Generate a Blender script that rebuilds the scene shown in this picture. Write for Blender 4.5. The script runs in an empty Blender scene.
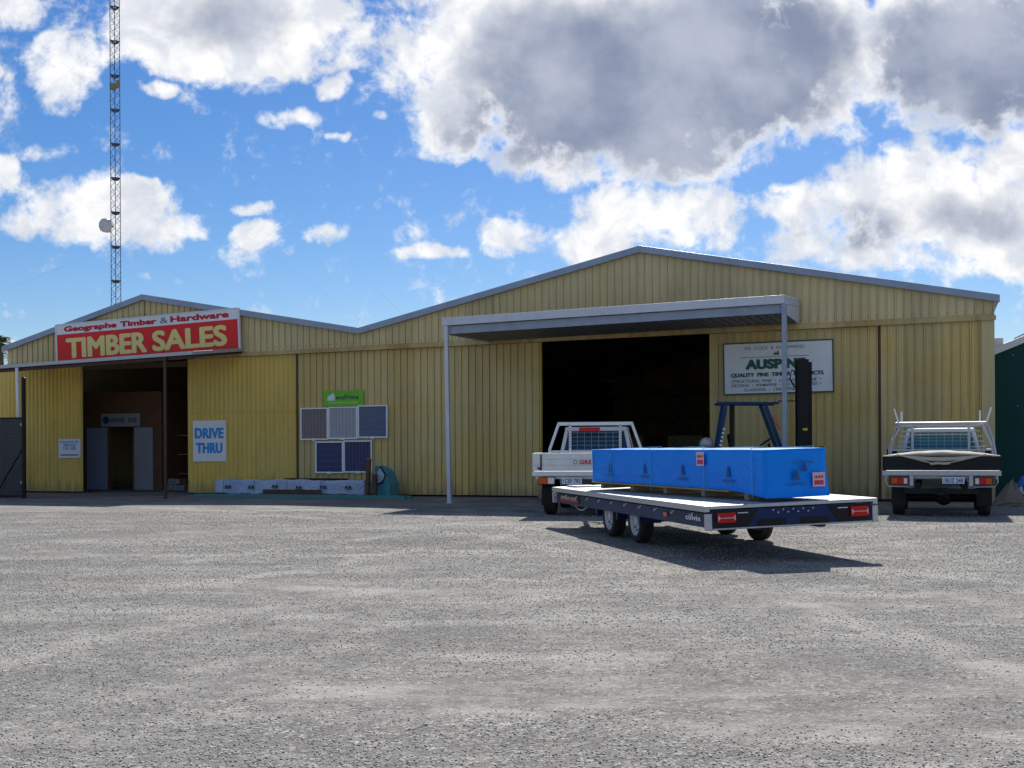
import bpy, math, random
import numpy as np
from mathutils import Vector, Matrix, noise

random.seed(7)
SC = bpy.context.scene
COL = SC.collection
R = math.radians

# ------------------------------------------------------------------ survey
# The photographer stands at the origin, eye 1.3 m up, looking along +Y.
FOC, EYE = 1200.0, 1.3
TH = math.atan(.005)

def ray(px, py):
    cx = (px - 512) / FOC; cy = (447 - py) / FOC
    return Vector((cx * math.cos(TH) + cy * math.sin(TH), 1.0, -cx * math.sin(TH) + cy * math.cos(TH)))
def atz(px, py, z):
    d = ray(px, py); t = (z - EYE) / d.z
    return Vector((d.x * t, t, z))
def aty(px, py, Y):
    d = ray(px, py)
    return Vector((d.x * Y, Y, EYE + d.z * Y))

V0 = Vector((-4.01, 32.10))                 # foot of the valley between the sheds
_e = Vector((10.90, 26.80)) - V0
UV = _e.normalized()
NV = Vector((UV.y, -UV.x))                  # towards the yard
FANG = math.atan2(UV.y, UV.x)

def fac(px, py, off=0.0):
    d = ray(px, py); dxy = Vector((d.x, d.y))
    t = (off + V0.dot(NV)) / dxy.dot(NV)
    return ((dxy * t - V0).dot(UV), EYE + d.z * t)
def fu(px, off=0.0, py=447): return fac(px, py, off)[0]
def fworld(u, off=0.0, z=0.0):
    p = V0 + UV * u + NV * off
    return Vector((p.x, p.y, z))

# ------------------------------------------------------------------ materials
def new_mat(name):
    m = bpy.data.materials.new(name); m.use_nodes = True
    nt = m.node_tree
    return m, nt, nt.nodes['Principled BSDF']
def N(nt, t, **kw):
    n = nt.nodes.new(t)
    for k, v in kw.items(): setattr(n, k, v)
    return n
def objco(nt, scale=(1, 1, 1)):
    tc = N(nt, 'ShaderNodeTexCoord'); mp = N(nt, 'ShaderNodeMapping')
    mp.inputs['Scale'].default_value = scale
    nt.links.new(tc.outputs['Object'], mp.inputs['Vector'])
    return mp.outputs['Vector']
def noise_n(nt, vec, scale, detail=4, rough=.55):
    n = N(nt, 'ShaderNodeTexNoise'); n.inputs['Scale'].default_value = scale
    n.inputs['Detail'].default_value = detail; n.inputs['Roughness'].default_value = rough
    if vec is not None: nt.links.new(vec, n.inputs['Vector'])
    return n.outputs['Fac']
def ramp(nt, fac, lo, hi):
    n = N(nt, 'ShaderNodeMapRange', interpolation_type='SMOOTHSTEP')
    n.inputs['From Min'].default_value = lo; n.inputs['From Max'].default_value = hi
    nt.links.new(fac, n.inputs['Value'])
    return n.outputs['Result']
def mix(nt, fac, a, b, blend='MIX'):
    n = N(nt, 'ShaderNodeMix', data_type='RGBA', blend_type=blend)
    for sock, val in ((n.inputs[0], fac), (n.inputs[6], a), (n.inputs[7], b)):
        if isinstance(val, (tuple, list)): sock.default_value = (*val, 1) if len(val) == 3 else val
        elif isinstance(val, (int, float)): sock.default_value = val
        else: nt.links.new(val, sock)
    return n.outputs[2]
def math_n(nt, op, a, b=None, c=None, clamp=False):
    n = N(nt, 'ShaderNodeMath', operation=op, use_clamp=clamp)
    for i, v in enumerate((a, b, c)):
        if v is None: continue
        if isinstance(v, (int, float)): n.inputs[i].default_value = v
        else: nt.links.new(v, n.inputs[i])
    return n.outputs[0]
def bump(nt, bsdf, h, strength, dist=.01):
    b = N(nt, 'ShaderNodeBump'); b.inputs['Strength'].default_value = strength
    b.inputs['Distance'].default_value = dist
    nt.links.new(h, b.inputs['Height']); nt.links.new(b.outputs['Normal'], bsdf.inputs['Normal'])

def worn(name, col, col2=None, rough=.5, metal=0.0, scale=3.0, stretch=(1, 1, 1), amount=.5, bmp=0.0, bscale=60, spec=.5, coat=0.0):
    """colour with an uneven second tone and uneven gloss"""
    m, nt, b = new_mat(name)
    col2 = col2 or tuple(c * .72 for c in col)
    vec = objco(nt, stretch)
    f = ramp(nt, noise_n(nt, vec, scale, 5, .6), .35, .75)
    f = math_n(nt, 'MULTIPLY', f, amount)
    nt.links.new(mix(nt, f, col, col2), b.inputs['Base Color'])
    rg = math_n(nt, 'MULTIPLY_ADD', noise_n(nt, vec, scale * 2.7, 3), .25, rough - .12)
    nt.links.new(rg, b.inputs['Roughness'])
    b.inputs['Metallic'].default_value = metal
    b.inputs['Specular IOR Level'].default_value = spec
    b.inputs['Coat Weight'].default_value = coat
    if bmp: bump(nt, b, noise_n(nt, vec, bscale, 3), bmp, .004)
    return m

def cladding(name, col, dirt, rust_amt=.25, tint=(.5, .34, .05), tint_amt=.4):
    """old painted steel sheet: vertical rain streaks, blotchy fading, rust specks"""
    m, nt, b = new_mat(name)
    v1 = objco(nt, (1, 1, .09)); v2 = objco(nt, (1, 1, 1))
    c = mix(nt, math_n(nt, 'MULTIPLY', ramp(nt, noise_n(nt, v2, .55, 4), .38, .66), tint_amt), col, tint)
    c = mix(nt, math_n(nt, 'MULTIPLY', ramp(nt, noise_n(nt, v1, 7, 5, .65), .45, .8), .55), c, dirt)
    c = mix(nt, math_n(nt, 'MULTIPLY', ramp(nt, noise_n(nt, v2, 1.7, 6, .7), .5, .8), .35), c, dirt)
    sx = N(nt, 'ShaderNodeSeparateXYZ'); nt.links.new(v2, sx.inputs[0])
    # every sheet has faded a little differently
    wn_ = N(nt, 'ShaderNodeTexWhiteNoise', noise_dimensions='1D')
    nt.links.new(math_n(nt, 'FLOOR', math_n(nt, 'DIVIDE', sx.outputs[0], .765)), wn_.inputs['W'])
    vv = math_n(nt, 'MULTIPLY_ADD', wn_.outputs['Value'], .20, .94)
    cv_ = N(nt, 'ShaderNodeCombineColor')
    for k_, e_ in enumerate((1.0, 1.0, 1.02)): nt.links.new(math_n(nt, 'MULTIPLY', vv, e_), cv_.inputs[k_])
    c = mix(nt, 1.0, c, cv_.outputs[0], 'MULTIPLY')
    foot_shade = ramp(nt, math_n(nt, 'MULTIPLY_ADD', noise_n(nt, v1, 3.5, 5, .7), -1.5, math_n(nt, 'MULTIPLY_ADD', sx.outputs[2], .9, .45)), .12, -.25)  # duller light at the wall foot painted into the colour, noisy edge
    c = mix(nt, math_n(nt, 'MULTIPLY', foot_shade, .55), c, (.20, .185, .12))
    sp = ramp(nt, noise_n(nt, v2, 21, 3, .6), .70, .76)
    gate = ramp(nt, noise_n(nt, v2, .9, 3), .5, .65)
    c = mix(nt, math_n(nt, 'MULTIPLY', math_n(nt, 'MULTIPLY', sp, gate), rust_amt * 3), c, (.13, .05, .015))
    nt.links.new(c, b.inputs['Base Color'])
    b.inputs['Roughness'].default_value = .62
    b.inputs['Specular IOR Level'].default_value = .3
    bump(nt, b, noise_n(nt, v2, 5, 2), .12, .02)
    return m

def plain(name, col, rough=.5, metal=0.0, spec=.5, emit=None):
    m, nt, b = new_mat(name)
    b.inputs['Base Color'].default_value = (*col, 1)
    b.inputs['Roughness'].default_value = rough; b.inputs['Metallic'].default_value = metal
    b.inputs['Specular IOR Level'].default_value = spec
    return m

M = {}
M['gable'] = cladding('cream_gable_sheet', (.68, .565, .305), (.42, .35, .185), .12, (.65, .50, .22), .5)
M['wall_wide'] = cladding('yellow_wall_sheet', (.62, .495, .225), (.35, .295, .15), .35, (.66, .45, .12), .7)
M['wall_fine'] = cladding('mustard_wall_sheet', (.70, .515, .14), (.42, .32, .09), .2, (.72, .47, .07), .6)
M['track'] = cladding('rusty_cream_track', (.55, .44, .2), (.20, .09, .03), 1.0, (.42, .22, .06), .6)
M['barge'] = worn('blue_grey_barge', (.34, .40, .50), (.24, .29, .36), .45, .2, 2, (1, 1, 1), .6)
M['roofsheet'] = worn('zinc_roof', (.38, .40, .43), (.24, .24, .25), .45, .5, 1.2)
M['steel_blue'] = worn('blue_grey_steel', (.32, .38, .46), (.20, .24, .30), .5, .2, 4)
M['steel_pale'] = worn('pale_grey_steel', (.60, .63, .69), (.46, .49, .54), .5, .2, 3)
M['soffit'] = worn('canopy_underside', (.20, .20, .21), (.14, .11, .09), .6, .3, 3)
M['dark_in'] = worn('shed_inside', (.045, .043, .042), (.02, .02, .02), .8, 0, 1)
M['concrete'] = worn('concrete', (.30, .30, .30), (.19, .19, .19), .85, 0, 1.5, amount=.7, bmp=.2)
M['timber'] = worn('pine', (.42, .29, .15), (.28, .18, .08), .7, 0, 6, (1, 1, 6))
M['brick_brown'] = worn('brown_panel', (.20, .105, .06), (.13, .07, .04), .75, 0, 3)
M['timber_dark'] = worn('dark_timber', (.10, .055, .03), (.05, .028, .016), .75, 0, 6, (1, 1, .3))
M['post_brown'] = worn('brown_pole', (.075, .035, .03), (.04, .02, .018), .6, 0, 6)
M['white'] = worn('white_paint', (.78, .79, .80), (.62, .62, .6), .35, 0, 2, amount=.4, coat=.2)
M['white_sign'] = worn('white_board', (.82, .85, .88), (.70, .72, .72), .5, 0, 2.5, amount=.5)
M['red'] = worn('sign_red', (.82, .012, .008), (.70, .014, .01), .45, 0, 2, amount=.5)
M['red_text'] = plain('sign_red_text', (.58, .008, .015), .5)
M['cream_text'] = worn('cream_letters', (.92, .76, .27), (.84, .68, .24), .5, 0, 6)
M['blue_text'] = plain('blue_letters', (.015, .30, .75), .5)
M['navy_text'] = plain('navy_letters', (.03, .08, .25), .5)
M['green_text'] = plain('dark_green_letters', (.008, .10, .07), .5)
M['grey_text'] = plain('faded_letters', (.10, .14, .16), .5)
M['black'] = worn('black_paint', (.010, .010, .011), (.018, .018, .018), .55, 0, 5, spec=.25)
M['rubber'] = worn('tyre_rubber', (.018, .018, .018), (.05, .046, .04), .85, 0, 8, amount=.6)
M['lime'] = worn('lime_board', (.17, .52, .015), (.11, .40, .02), .5, 0, 2)
M['lime_pale'] = plain('pale_lime', (.36, .62, .16), .5)
M['alu'] = worn('aluminium', (.66, .67, .68), (.48, .49, .5), .42, .55, 5, (1, 6, 1))
M['galv'] = worn('galvanised', (.48, .50, .52), (.34, .36, .38), .45, .45, 18)
M['rim'] = worn('silver_rim', (.66, .68, .70), (.5, .52, .54), .35, 0, 6)
M['deck'] = worn('galvanised_deck', (.42, .43, .43), (.28, .285, .29), .6, .15, 6, bmp=.3, bscale=40)
M['glass'] = None
M['navy'] = worn('navy_paint', (.004, .026, .10), (.002, .016, .06), .45, 0, 3, spec=.25)
M['red_lens'] = plain('red_lens', (.50, .006, .010), .25, 0, .3)
M['amber_lens'] = plain('amber_lens', (.62, .085, .006), .25, 0, .3)
M['clear_lens'] = plain('clear_lens', (.7, .68, .68), .2)
M['plate'] = worn('plate_white', (.70, .74, .82), (.6, .62, .7), .4)
M['plate_blue'] = plain('plate_blue', (.02, .06, .30), .4)
M['bearer'] = worn('bearer', (.35, .27, .15), (.22, .16, .08), .8, 0, 8)
M['strap'] = plain('green_strap', (.06, .42, .50), .5)
M['print'] = plain('dark_print', (.003, .075, .27), .5)
M['print_black'] = plain('black_print', (.02, .035, .06), .5)
M['sticker'] = worn('pink_sticker', (.72, .50, .55), (.6, .35, .4), .5, 0, 20)
M['sticker_red'] = plain('sticker_red', (.55, .03, .08), .5)
M['fork_blue'] = worn('forklift_blue', (.003, .05, .14), (.003, .03, .08), .45, 0, 4, spec=.25)
M['orange'] = plain('orange', (.7, .13, .02), .5)
M['yellow'] = plain('yellow_tag', (.75, .58, .03), .5)
M['dgreen'] = worn('dark_green_sheet', (.005, .062, .058), (.003, .045, .043), .55, 0, 1.5, spec=.2)
M['teal'] = worn('treated_timber', (.07, .24, .24), (.05, .15, .15), .7, 0, 5, (.3, 3, 3))
M['tarp_teal'] = worn('teal_tarp', (.05, .30, .36), (.03, .16, .22), .5, 0, 6, bmp=.4, bscale=14)
M['canvas'] = worn('beige_canvas', (.52, .48, .40), (.40, .36, .28), .85, 0, 6, bmp=.4, bscale=18)
M['sack'] = worn('grey_brown_sack', (.20, .17, .135), (.10, .085, .07), .9, 0, 4, bmp=.6, bscale=12)
M['container'] = worn('milky_plastic', (.52, .60, .68), (.36, .42, .5), .5, 0, 5)
M['bright_blue'] = worn('bright_blue_tarp', (.02, .17, .60), (.015, .1, .4), .45, 0, 5, bmp=.4, bscale=14)
M['mast'] = worn('mast_steel', (.075, .095, .125), (.05, .06, .075), .5, .4, 2)
M['dish'] = worn('dish_grey', (.62, .60, .60), (.5, .5, .5), .5, 0, 2)
M['door_blue'] = worn('door_blue_grey', (.34, .45, .68), (.28, .38, .56), .5, 0, 2)
M['door_grey'] = worn('door_grey', (.42, .45, .50), (.34, .36, .4), .5, 0, 2)
M['wire'] = worn('wire', (.30, .31, .32), (.2, .2, .2), .5, .6, 20)
M['shade'] = worn('shade_cloth', (.02, .022, .025), (.03, .03, .03), .95, 0, 30)
M['bag'] = worn('paper_bag', (.42, .38, .3), (.3, .26, .2), .8, 0, 5, bmp=.4, bscale=14)
M['bark'] = worn('bark', (.12, .085, .06), (.06, .045, .03), .9, 0, 8, bmp=.5)

def mk_glass():
    m, nt, b = new_mat('cab_glass')
    b.inputs['Base Color'].default_value = (.025, .13, .15, 1)
    b.inputs['Roughness'].default_value = .06
    b.inputs['Specular IOR Level'].default_value = .8
    return m
M['glass'] = mk_glass()
M['glass_dark'] = worn('dark_glass', (.012, .045, .07), (.008, .03, .05), .15, 0, 3, spec=.6)
M['rib_shade'] = cladding('rib_shade', (.44, .36, .17), (.28, .23, .11), .3, (.4, .29, .1), .5)  # darker sheet colour for the rib sides, their shading painted in

def mk_wrap(name, col, col2, wr=.5, scale=3.0):
    m, nt, b = new_mat(name)
    v = objco(nt, (1, .45, 1.3))
    n1 = noise_n(nt, v, 1.6, 5, .6)
    nt.links.new(mix(nt, ramp(nt, n1, .35, .7), col, col2), b.inputs['Base Color'])
    b.inputs['Roughness'].default_value = .38; b.inputs['Specular IOR Level'].default_value = .16
    w = N(nt, 'ShaderNodeTexNoise'); w.inputs['Scale'].default_value = scale; w.inputs['Detail'].default_value = 3
    w.inputs['Distortion'].default_value = 2.2
    nt.links.new(v, w.inputs['Vector'])
    bump(nt, b, w.outputs['Fac'], wr, .05)
    return m
M['wrap'] = mk_wrap('blue_wrap', (.0, .265, .95), (.0, .235, .89), .42, 3.2)
M['wrap_white'] = mk_wrap('white_wrap', (.52, .62, .80), (.38, .47, .66), 1.0, 5)

def mk_leaf(name, a, bcol):
    m, nt, b = new_mat(name)
    g = N(nt, 'ShaderNodeNewGeometry')
    nt.links.new(mix(nt, g.outputs['Random Per Island'], a, bcol), b.inputs['Base Color'])
    b.inputs['Roughness'].default_value = .5
    return m
M['frond'] = mk_leaf('palm_frond', (.07, .13, .022), (.16, .24, .045))

def mk_gravel():
    m, nt, b = new_mat('gravel')
    v = objco(nt); vs = objco(nt, (.7, 1, 1)); vt = objco(nt, (.42, 1, 1))
    # grey crushed rock, pale dust worn bare by tyres, warm sandy patches
    big = ramp(nt, noise_n(nt, vs, .34, 8, .68), .36, .64)
    c = mix(nt, big, (.205, .198, .184), (.295, .283, .259))
    blot = ramp(nt, noise_n(nt, vt, 1.05, 9, .74), .40, .66)
    # wheel tracks curving in towards the doorways
    tracks = None
    sp = N(nt, 'ShaderNodeSeparateXYZ'); nt.links.new(v, sp.inputs[0])
    wob = math_n(nt, 'MULTIPLY', math_n(nt, 'SUBTRACT', noise_n(nt, v, .25, 3), .5), 1.6)
    for cx, cy, rad in ((-26, 4, 30.5), (-26, 4, 28.9), (22, -4, 27.6), (22, -4, 26.1), (30, 30, 31.5), (30, 30, 29.9), (-4, -34, 47), (-4, -34, 48.6), (6, 62, 51.5), (6, 62, 53.1), (-34, 30, 36), (-34, 30, 34.4)):
        dx = math_n(nt, 'SUBTRACT', sp.outputs[0], cx); dy = math_n(nt, 'SUBTRACT', sp.outputs[1], cy)
        r_ = math_n(nt, 'SQRT', math_n(nt, 'ADD', math_n(nt, 'MULTIPLY', dx, dx), math_n(nt, 'MULTIPLY', dy, dy)))
        q = math_n(nt, 'ABSOLUTE', math_n(nt, 'ADD', math_n(nt, 'SUBTRACT', r_, rad), wob))
        t = ramp(nt, q, .34, .06)
        tracks = t if tracks is None else math_n(nt, 'MAXIMUM', tracks, t)
    tracks = math_n(nt, 'MULTIPLY', tracks, ramp(nt, noise_n(nt, v, .9, 5, .7), .36, .62))
    dusty = math_n(nt, 'MAXIMUM', math_n(nt, 'MULTIPLY', blot, ramp(nt, noise_n(nt, vs, 2.1, 7, .72), .34, .64)), math_n(nt, 'MULTIPLY', tracks, .8))
    warm = ramp(nt, noise_n(nt, vs, .23, 3), .46, .66)
    dcol = mix(nt, warm, (.40, .385, .352), (.43, .39, .325))
    # the stones themselves
    hs = []; rock = c
    for sc, amt in ((52, .9), (125, .9)):
        vo = N(nt, 'ShaderNodeTexVoronoi'); vo.inputs['Scale'].default_value = sc
        nt.links.new(v, vo.inputs['Vector'])
        sep = N(nt, 'ShaderNodeSeparateColor'); nt.links.new(vo.outputs['Color'], sep.inputs['Color'])
        val = math_n(nt, 'MULTIPLY_ADD', sep.outputs[0], amt * 1.15, 1 - amt * .52)
        cmb = N(nt, 'ShaderNodeCombineColor')
        for i in range(3): nt.links.new(val, cmb.inputs[i])
        rock = mix(nt, 1.0, rock, cmb.outputs[0], 'MULTIPLY')
        hs.append(math_n(nt, 'SUBTRACT', 1.0, vo.outputs['Distance']))
    grit = ramp(nt, noise_n(nt, v, 30, 4, .75), .38, .60)
    gate = ramp(nt, noise_n(nt, vs, .75, 6, .7), .40, .62)
    k = math_n(nt, 'MULTIPLY', math_n(nt, 'SUBTRACT', 1.0, grit), math_n(nt, 'MULTIPLY_ADD', gate, .75, .10))
    rock = mix(nt, k, rock, (.125, .120, .113))
    clump = ramp(nt, noise_n(nt, v, 7.5, 10, .82), .44, .60)
    rock = mix(nt, math_n(nt, 'MULTIPLY_ADD', clump, -.62, .62), rock, (.135, .130, .122))
    dcol = mix(nt, math_n(nt, 'MULTIPLY_ADD', ramp(nt, noise_n(nt, v, 16, 8, .8), .40, .56), -.45, .45), dcol, (.24, .232, .216))
    c = mix(nt, math_n(nt, 'MULTIPLY', dusty, .80), rock, dcol)
    nt.links.new(c, b.inputs['Base Color'])
    b.inputs['Roughness'].default_value = .95
    b.inputs['Specular IOR Level'].default_value = .12
    h = math_n(nt, 'ADD', math_n(nt, 'MULTIPLY', hs[0], 1.2), math_n(nt, 'MULTIPLY', hs[1], .7))
    h = math_n(nt, 'MULTIPLY', h, math_n(nt, 'MULTIPLY_ADD', dusty, -.7, 1.0))
    h = math_n(nt, 'ADD', h, math_n(nt, 'MULTIPLY', noise_n(nt, vs, 2.2, 5), 2.0))
    bump(nt, b, h, .55, .014)
    return m
M['gravel'] = mk_gravel()
def mk_stone():
    m, nt, b = new_mat('stone')
    g = N(nt, 'ShaderNodeNewGeometry')
    cr = N(nt, 'ShaderNodeValToRGB'); nt.links.new(g.outputs['Random Per Island'], cr.inputs['Fac'])
    e = cr.color_ramp.elements
    e[0].color = (.19, .182, .17, 1); e[1].color = (.68, .65, .59, 1)
    for p, col in ((.35, (.34, .328, .305, 1)), (.75, (.54, .515, .465, 1))):
        k = e.new(p); k.color = col
    nt.links.new(cr.outputs['Color'], b.inputs['Base Color'])
    b.inputs['Roughness'].default_value = .9
    return m
M['stone'] = mk_stone()

# ------------------------------------------------------------------ mesh building
class MB:
    def __init__(s): s.v = []; s.f = []; s.mi = []; s.cm = 0
    def add(s, vs, fs):
        o = len(s.v); s.v += [tuple(p) for p in vs]
        for f in fs: s.f.append([i + o for i in f]); s.mi.append(s.cm)
        return s
    def box(s, lo, hi, mat=None):
        x0, y0, z0 = lo; x1, y1, z1 = hi
        vs = [Vector(p) for p in ((x0,y0,z0),(x1,y0,z0),(x1,y1,z0),(x0,y1,z0),(x0,y0,z1),(x1,y0,z1),(x1,y1,z1),(x0,y1,z1))]
        if mat is not None: vs = [mat @ p for p in vs]
        return s.add(vs, [(0,3,2,1),(4,5,6,7),(0,1,5,4),(1,2,6,5),(2,3,7,6),(3,0,4,7)])
    def cbox(s, c, size, rz=0, rx=0, ry=0):
        m = Matrix.Translation(c) @ Matrix.Rotation(rz, 4, 'Z') @ Matrix.Rotation(ry, 4, 'Y') @ Matrix.Rotation(rx, 4, 'X')
        h = [a / 2 for a in size]
        return s.box([-a for a in h], h, m)
    def bar(s, p, q, w, h=None, up=(0, 0, 1)):
        """square bar from p to q"""
        p = Vector(p); q = Vector(q); h = h or w
        d = (q - p).normalized(); up = Vector(up)
        if abs(d.dot(up)) > .98: up = Vector((0, 1, 0))
        a = d.cross(up).normalized() * w / 2; b = a.cross(d).normalized() * h / 2
        vs = [p-a-b, p+a-b, p+a+b, p-a+b, q-a-b, q+a-b, q+a+b, q-a+b]
        return s.add(vs, [(0,3,2,1),(4,5,6,7),(0,1,5,4),(1,2,6,5),(2,3,7,6),(3,0,4,7)])
    def tube(s, pts, r, n=8, cap=True, r1=None):
        pts = [Vector(p) for p in pts]; rings = []
        for i, p in enumerate(pts):
            d = (pts[min(i+1, len(pts)-1)] - pts[max(i-1, 0)]).normalized()
            ref = Vector((0, 0, 1)) if abs(d.z) < .95 else Vector((1, 0, 0))
            a = d.cross(ref).normalized(); b = a.cross(d)
            rr = r if r1 is None else r + (r1 - r) * i / (len(pts) - 1)
            rings.append([p + (a * math.cos(2*math.pi*k/n) + b * math.sin(2*math.pi*k/n)) * rr for k in range(n)])
        vs = [p for g in rings for p in g]; fs = []
        for i in range(len(pts)-1):
            for k in range(n):
                fs.append((i*n+k, i*n+(k+1) % n, (i+1)*n+(k+1) % n, (i+1)*n+k))
        if cap: fs += [tuple(range(n))[::-1], tuple((len(pts)-1)*n + k for k in range(n))]
        return s.add(vs, fs)
    def prism(s, poly, a, b, axis='y'):
        """polygon (two coordinates) pushed from a to b along an axis"""
        def P(p, t):
            if axis == 'y': return (p[0], t, p[1])
            if axis == 'x': return (t, p[0], p[1])
            return (p[0], p[1], t)
        n = len(poly)
        vs = [P(p, a) for p in poly] + [P(p, b) for p in poly]
        fs = [tuple(range(n)), tuple(range(2*n-1, n-1, -1))] + [(i, i+n, (i+1) % n + n, (i+1) % n) for i in range(n)]
        return s.add(vs, fs)
    def lathe(s, prof, c=(0, 0, 0), axis='x', n=32):
        """profile of (radius, along)"""
        vs = []; m = len(prof); c = Vector(c)
        for k in range(n):
            t = 2*math.pi*k/n; ca, sa = math.cos(t), math.sin(t)
            for r, a in prof:
                p = Vector((a, r*ca, r*sa)) if axis == 'x' else Vector((r*ca, a, r*sa)) if axis == 'y' else Vector((r*ca, r*sa, a))
                vs.append(c + p)
        fs = []
        for k in range(n):
            for j in range(m-1):
                fs.append((k*m+j, ((k+1) % n)*m+j, ((k+1) % n)*m+j+1, k*m+j+1))
        return s.add(vs, fs)
    def grid(s, fn, nu, nv):
        vs = [fn(i/nu, j/nv) for i in range(nu+1) for j in range(nv+1)]
        fs = [(i*(nv+1)+j, (i+1)*(nv+1)+j, (i+1)*(nv+1)+j+1, i*(nv+1)+j+1) for i in range(nu) for j in range(nv)]
        return s.add(vs, fs)
    def build(s, name, mats, parent=None, loc=None, rot=None, bevel=0, smooth=None, fix=True):
        me = bpy.data.meshes.new(name)
        me.from_pydata(s.v, [], s.f)
        if not isinstance(mats, (list, tuple)): mats = [mats]
        for m in mats: me.materials.append(m)
        if len(mats) > 1:
            for p, i in zip(me.polygons, s.mi): p.material_index = i
        if fix:
            import bmesh
            bm = bmesh.new(); bm.from_mesh(me); bmesh.ops.recalc_face_normals(bm, faces=bm.faces); bm.to_mesh(me); bm.free()
        if smooth:
            me.shade_smooth(); me.set_sharp_from_angle(angle=R(smooth))
        o = bpy.data.objects.new(name, me); COL.objects.link(o)
        if parent is not None: o.parent = parent
        if loc is not None: o.location = loc
        if rot is not None: o.rotation_euler = rot
        if bevel:
            b = o.modifiers.new('bevel', 'BEVEL'); b.width = bevel; b.segments = 2; b.limit_method = 'ANGLE'; b.angle_limit = R(40)
        return o

def tag(o, label, cat, group=None, kind=None):
    o['label'] = label
    if cat: o['category'] = cat
    if group: o['group'] = group
    if kind: o['kind'] = kind
    return o
def thing(name, label, cat, loc=(0, 0, 0), rz=0.0, group=None):
    o = bpy.data.objects.new(name, None); COL.objects.link(o)
    o.location = loc; o.rotation_euler = (0, 0, rz); o.empty_display_size = .3
    return tag(o, label, cat, group)
def copy_tree(o, parent=None):
    c = o.copy(); COL.objects.link(c)
    if parent is not None: c.parent = parent
    for ch in list(o.children): copy_tree(ch, c)
    return c

_txt = {}
def text_mesh(s, bold, shear=0.0):
    cu = bpy.data.curves.new('t', 'FONT'); cu.body = s; cu.offset = bold; cu.shear = shear; cu.resolution_u = 4; cu.space_character = 1 + bold * 2.6
    o = bpy.data.objects.new('t', cu); COL.objects.link(o)
    bpy.context.view_layer.update()
    dg = bpy.context.evaluated_depsgraph_get()
    me = bpy.data.meshes.new_from_object(o.evaluated_get(dg))
    COL.objects.unlink(o); bpy.data.objects.remove(o); bpy.data.curves.remove(cu)
    return me
def text(s, parent, mat, cx, z0, z1, y, w, name='lettering', bold=.02, rot=(R(90), 0, 0), pos=None, shear=0.0, fat=0.0):
    """letters fitted to width w and height z0..z1 on a face towards local -y (or placed by pos, rot)"""
    me = text_mesh(s, bold, shear)
    co = np.zeros(len(me.vertices) * 3, 'f'); me.vertices.foreach_get('co', co); co = co.reshape(-1, 3)
    lo, hi = co.min(0), co.max(0)
    co[:, 0] = (co[:, 0] - (lo[0] + hi[0]) / 2) * (w / max(hi[0] - lo[0], 1e-6))
    co[:, 1] = (co[:, 1] - lo[1]) * ((z1 - z0) / max(hi[1] - lo[1], 1e-6))
    co[:, 2] = 0
    if fat:
        fy = fat * .62
        co[:, 0] *= 1 - fat * 2 / w
        co[:, 1] = co[:, 1] * (1 - fy * 2 / (z1-z0)) + fy
    me.vertices.foreach_set('co', co.ravel()); me.materials.clear(); me.materials.append(mat); me.name = name
    if fat:
        import bmesh
        bm = bmesh.new(); bm.from_mesh(me)
        src = list(bm.verts) + list(bm.edges) + list(bm.faces)
        for i in range(10):
            a_ = 2*math.pi*i/10
            g_ = bmesh.ops.duplicate(bm, geom=src)['geom']
            vs_ = [e for e in g_ if isinstance(e, bmesh.types.BMVert)]
            bmesh.ops.translate(bm, verts=vs_, vec=(math.cos(a_) * fat, math.sin(a_) * fy, .0005 * (i + 1)))
        bm.to_mesh(me); bm.free()
    o = bpy.data.objects.new(name, me); COL.objects.link(o); o.parent = parent
    o.location = pos if pos is not None else (cx, y, z0); o.rotation_euler = rot
    return o

# ------------------------------------------------------------------ camera, light, sky
cd = bpy.data.cameras.new('camera'); cam = bpy.data.objects.new('camera', cd); COL.objects.link(cam)
cam.location = (0, 0, EYE); cam.rotation_euler = (R(90), TH, 0)
cd.sensor_width = 36; cd.lens = FOC / 1024 * 36; cd.shift_y = 63 / 1024
cd.clip_start = .1; cd.clip_end = 6000
SC.camera = cam

SUN_EL, SUN_AZ = R(43), math.atan2(.22, .975)
sd = bpy.data.lights.new('sun', 'SUN'); sun = bpy.data.objects.new('sun', sd); COL.objects.link(sun)
sd.energy = 5.0; sd.angle = R(.5); sd.color = (1, .955, .88)
sun.rotation_euler = (-Vector((math.sin(SUN_AZ)*math.cos(SUN_EL), math.cos(SUN_AZ)*math.cos(SUN_EL), math.sin(SUN_EL)))).to_track_quat('-Z', 'Y').to_euler()
sun.location = (10, 30, 40)

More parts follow.
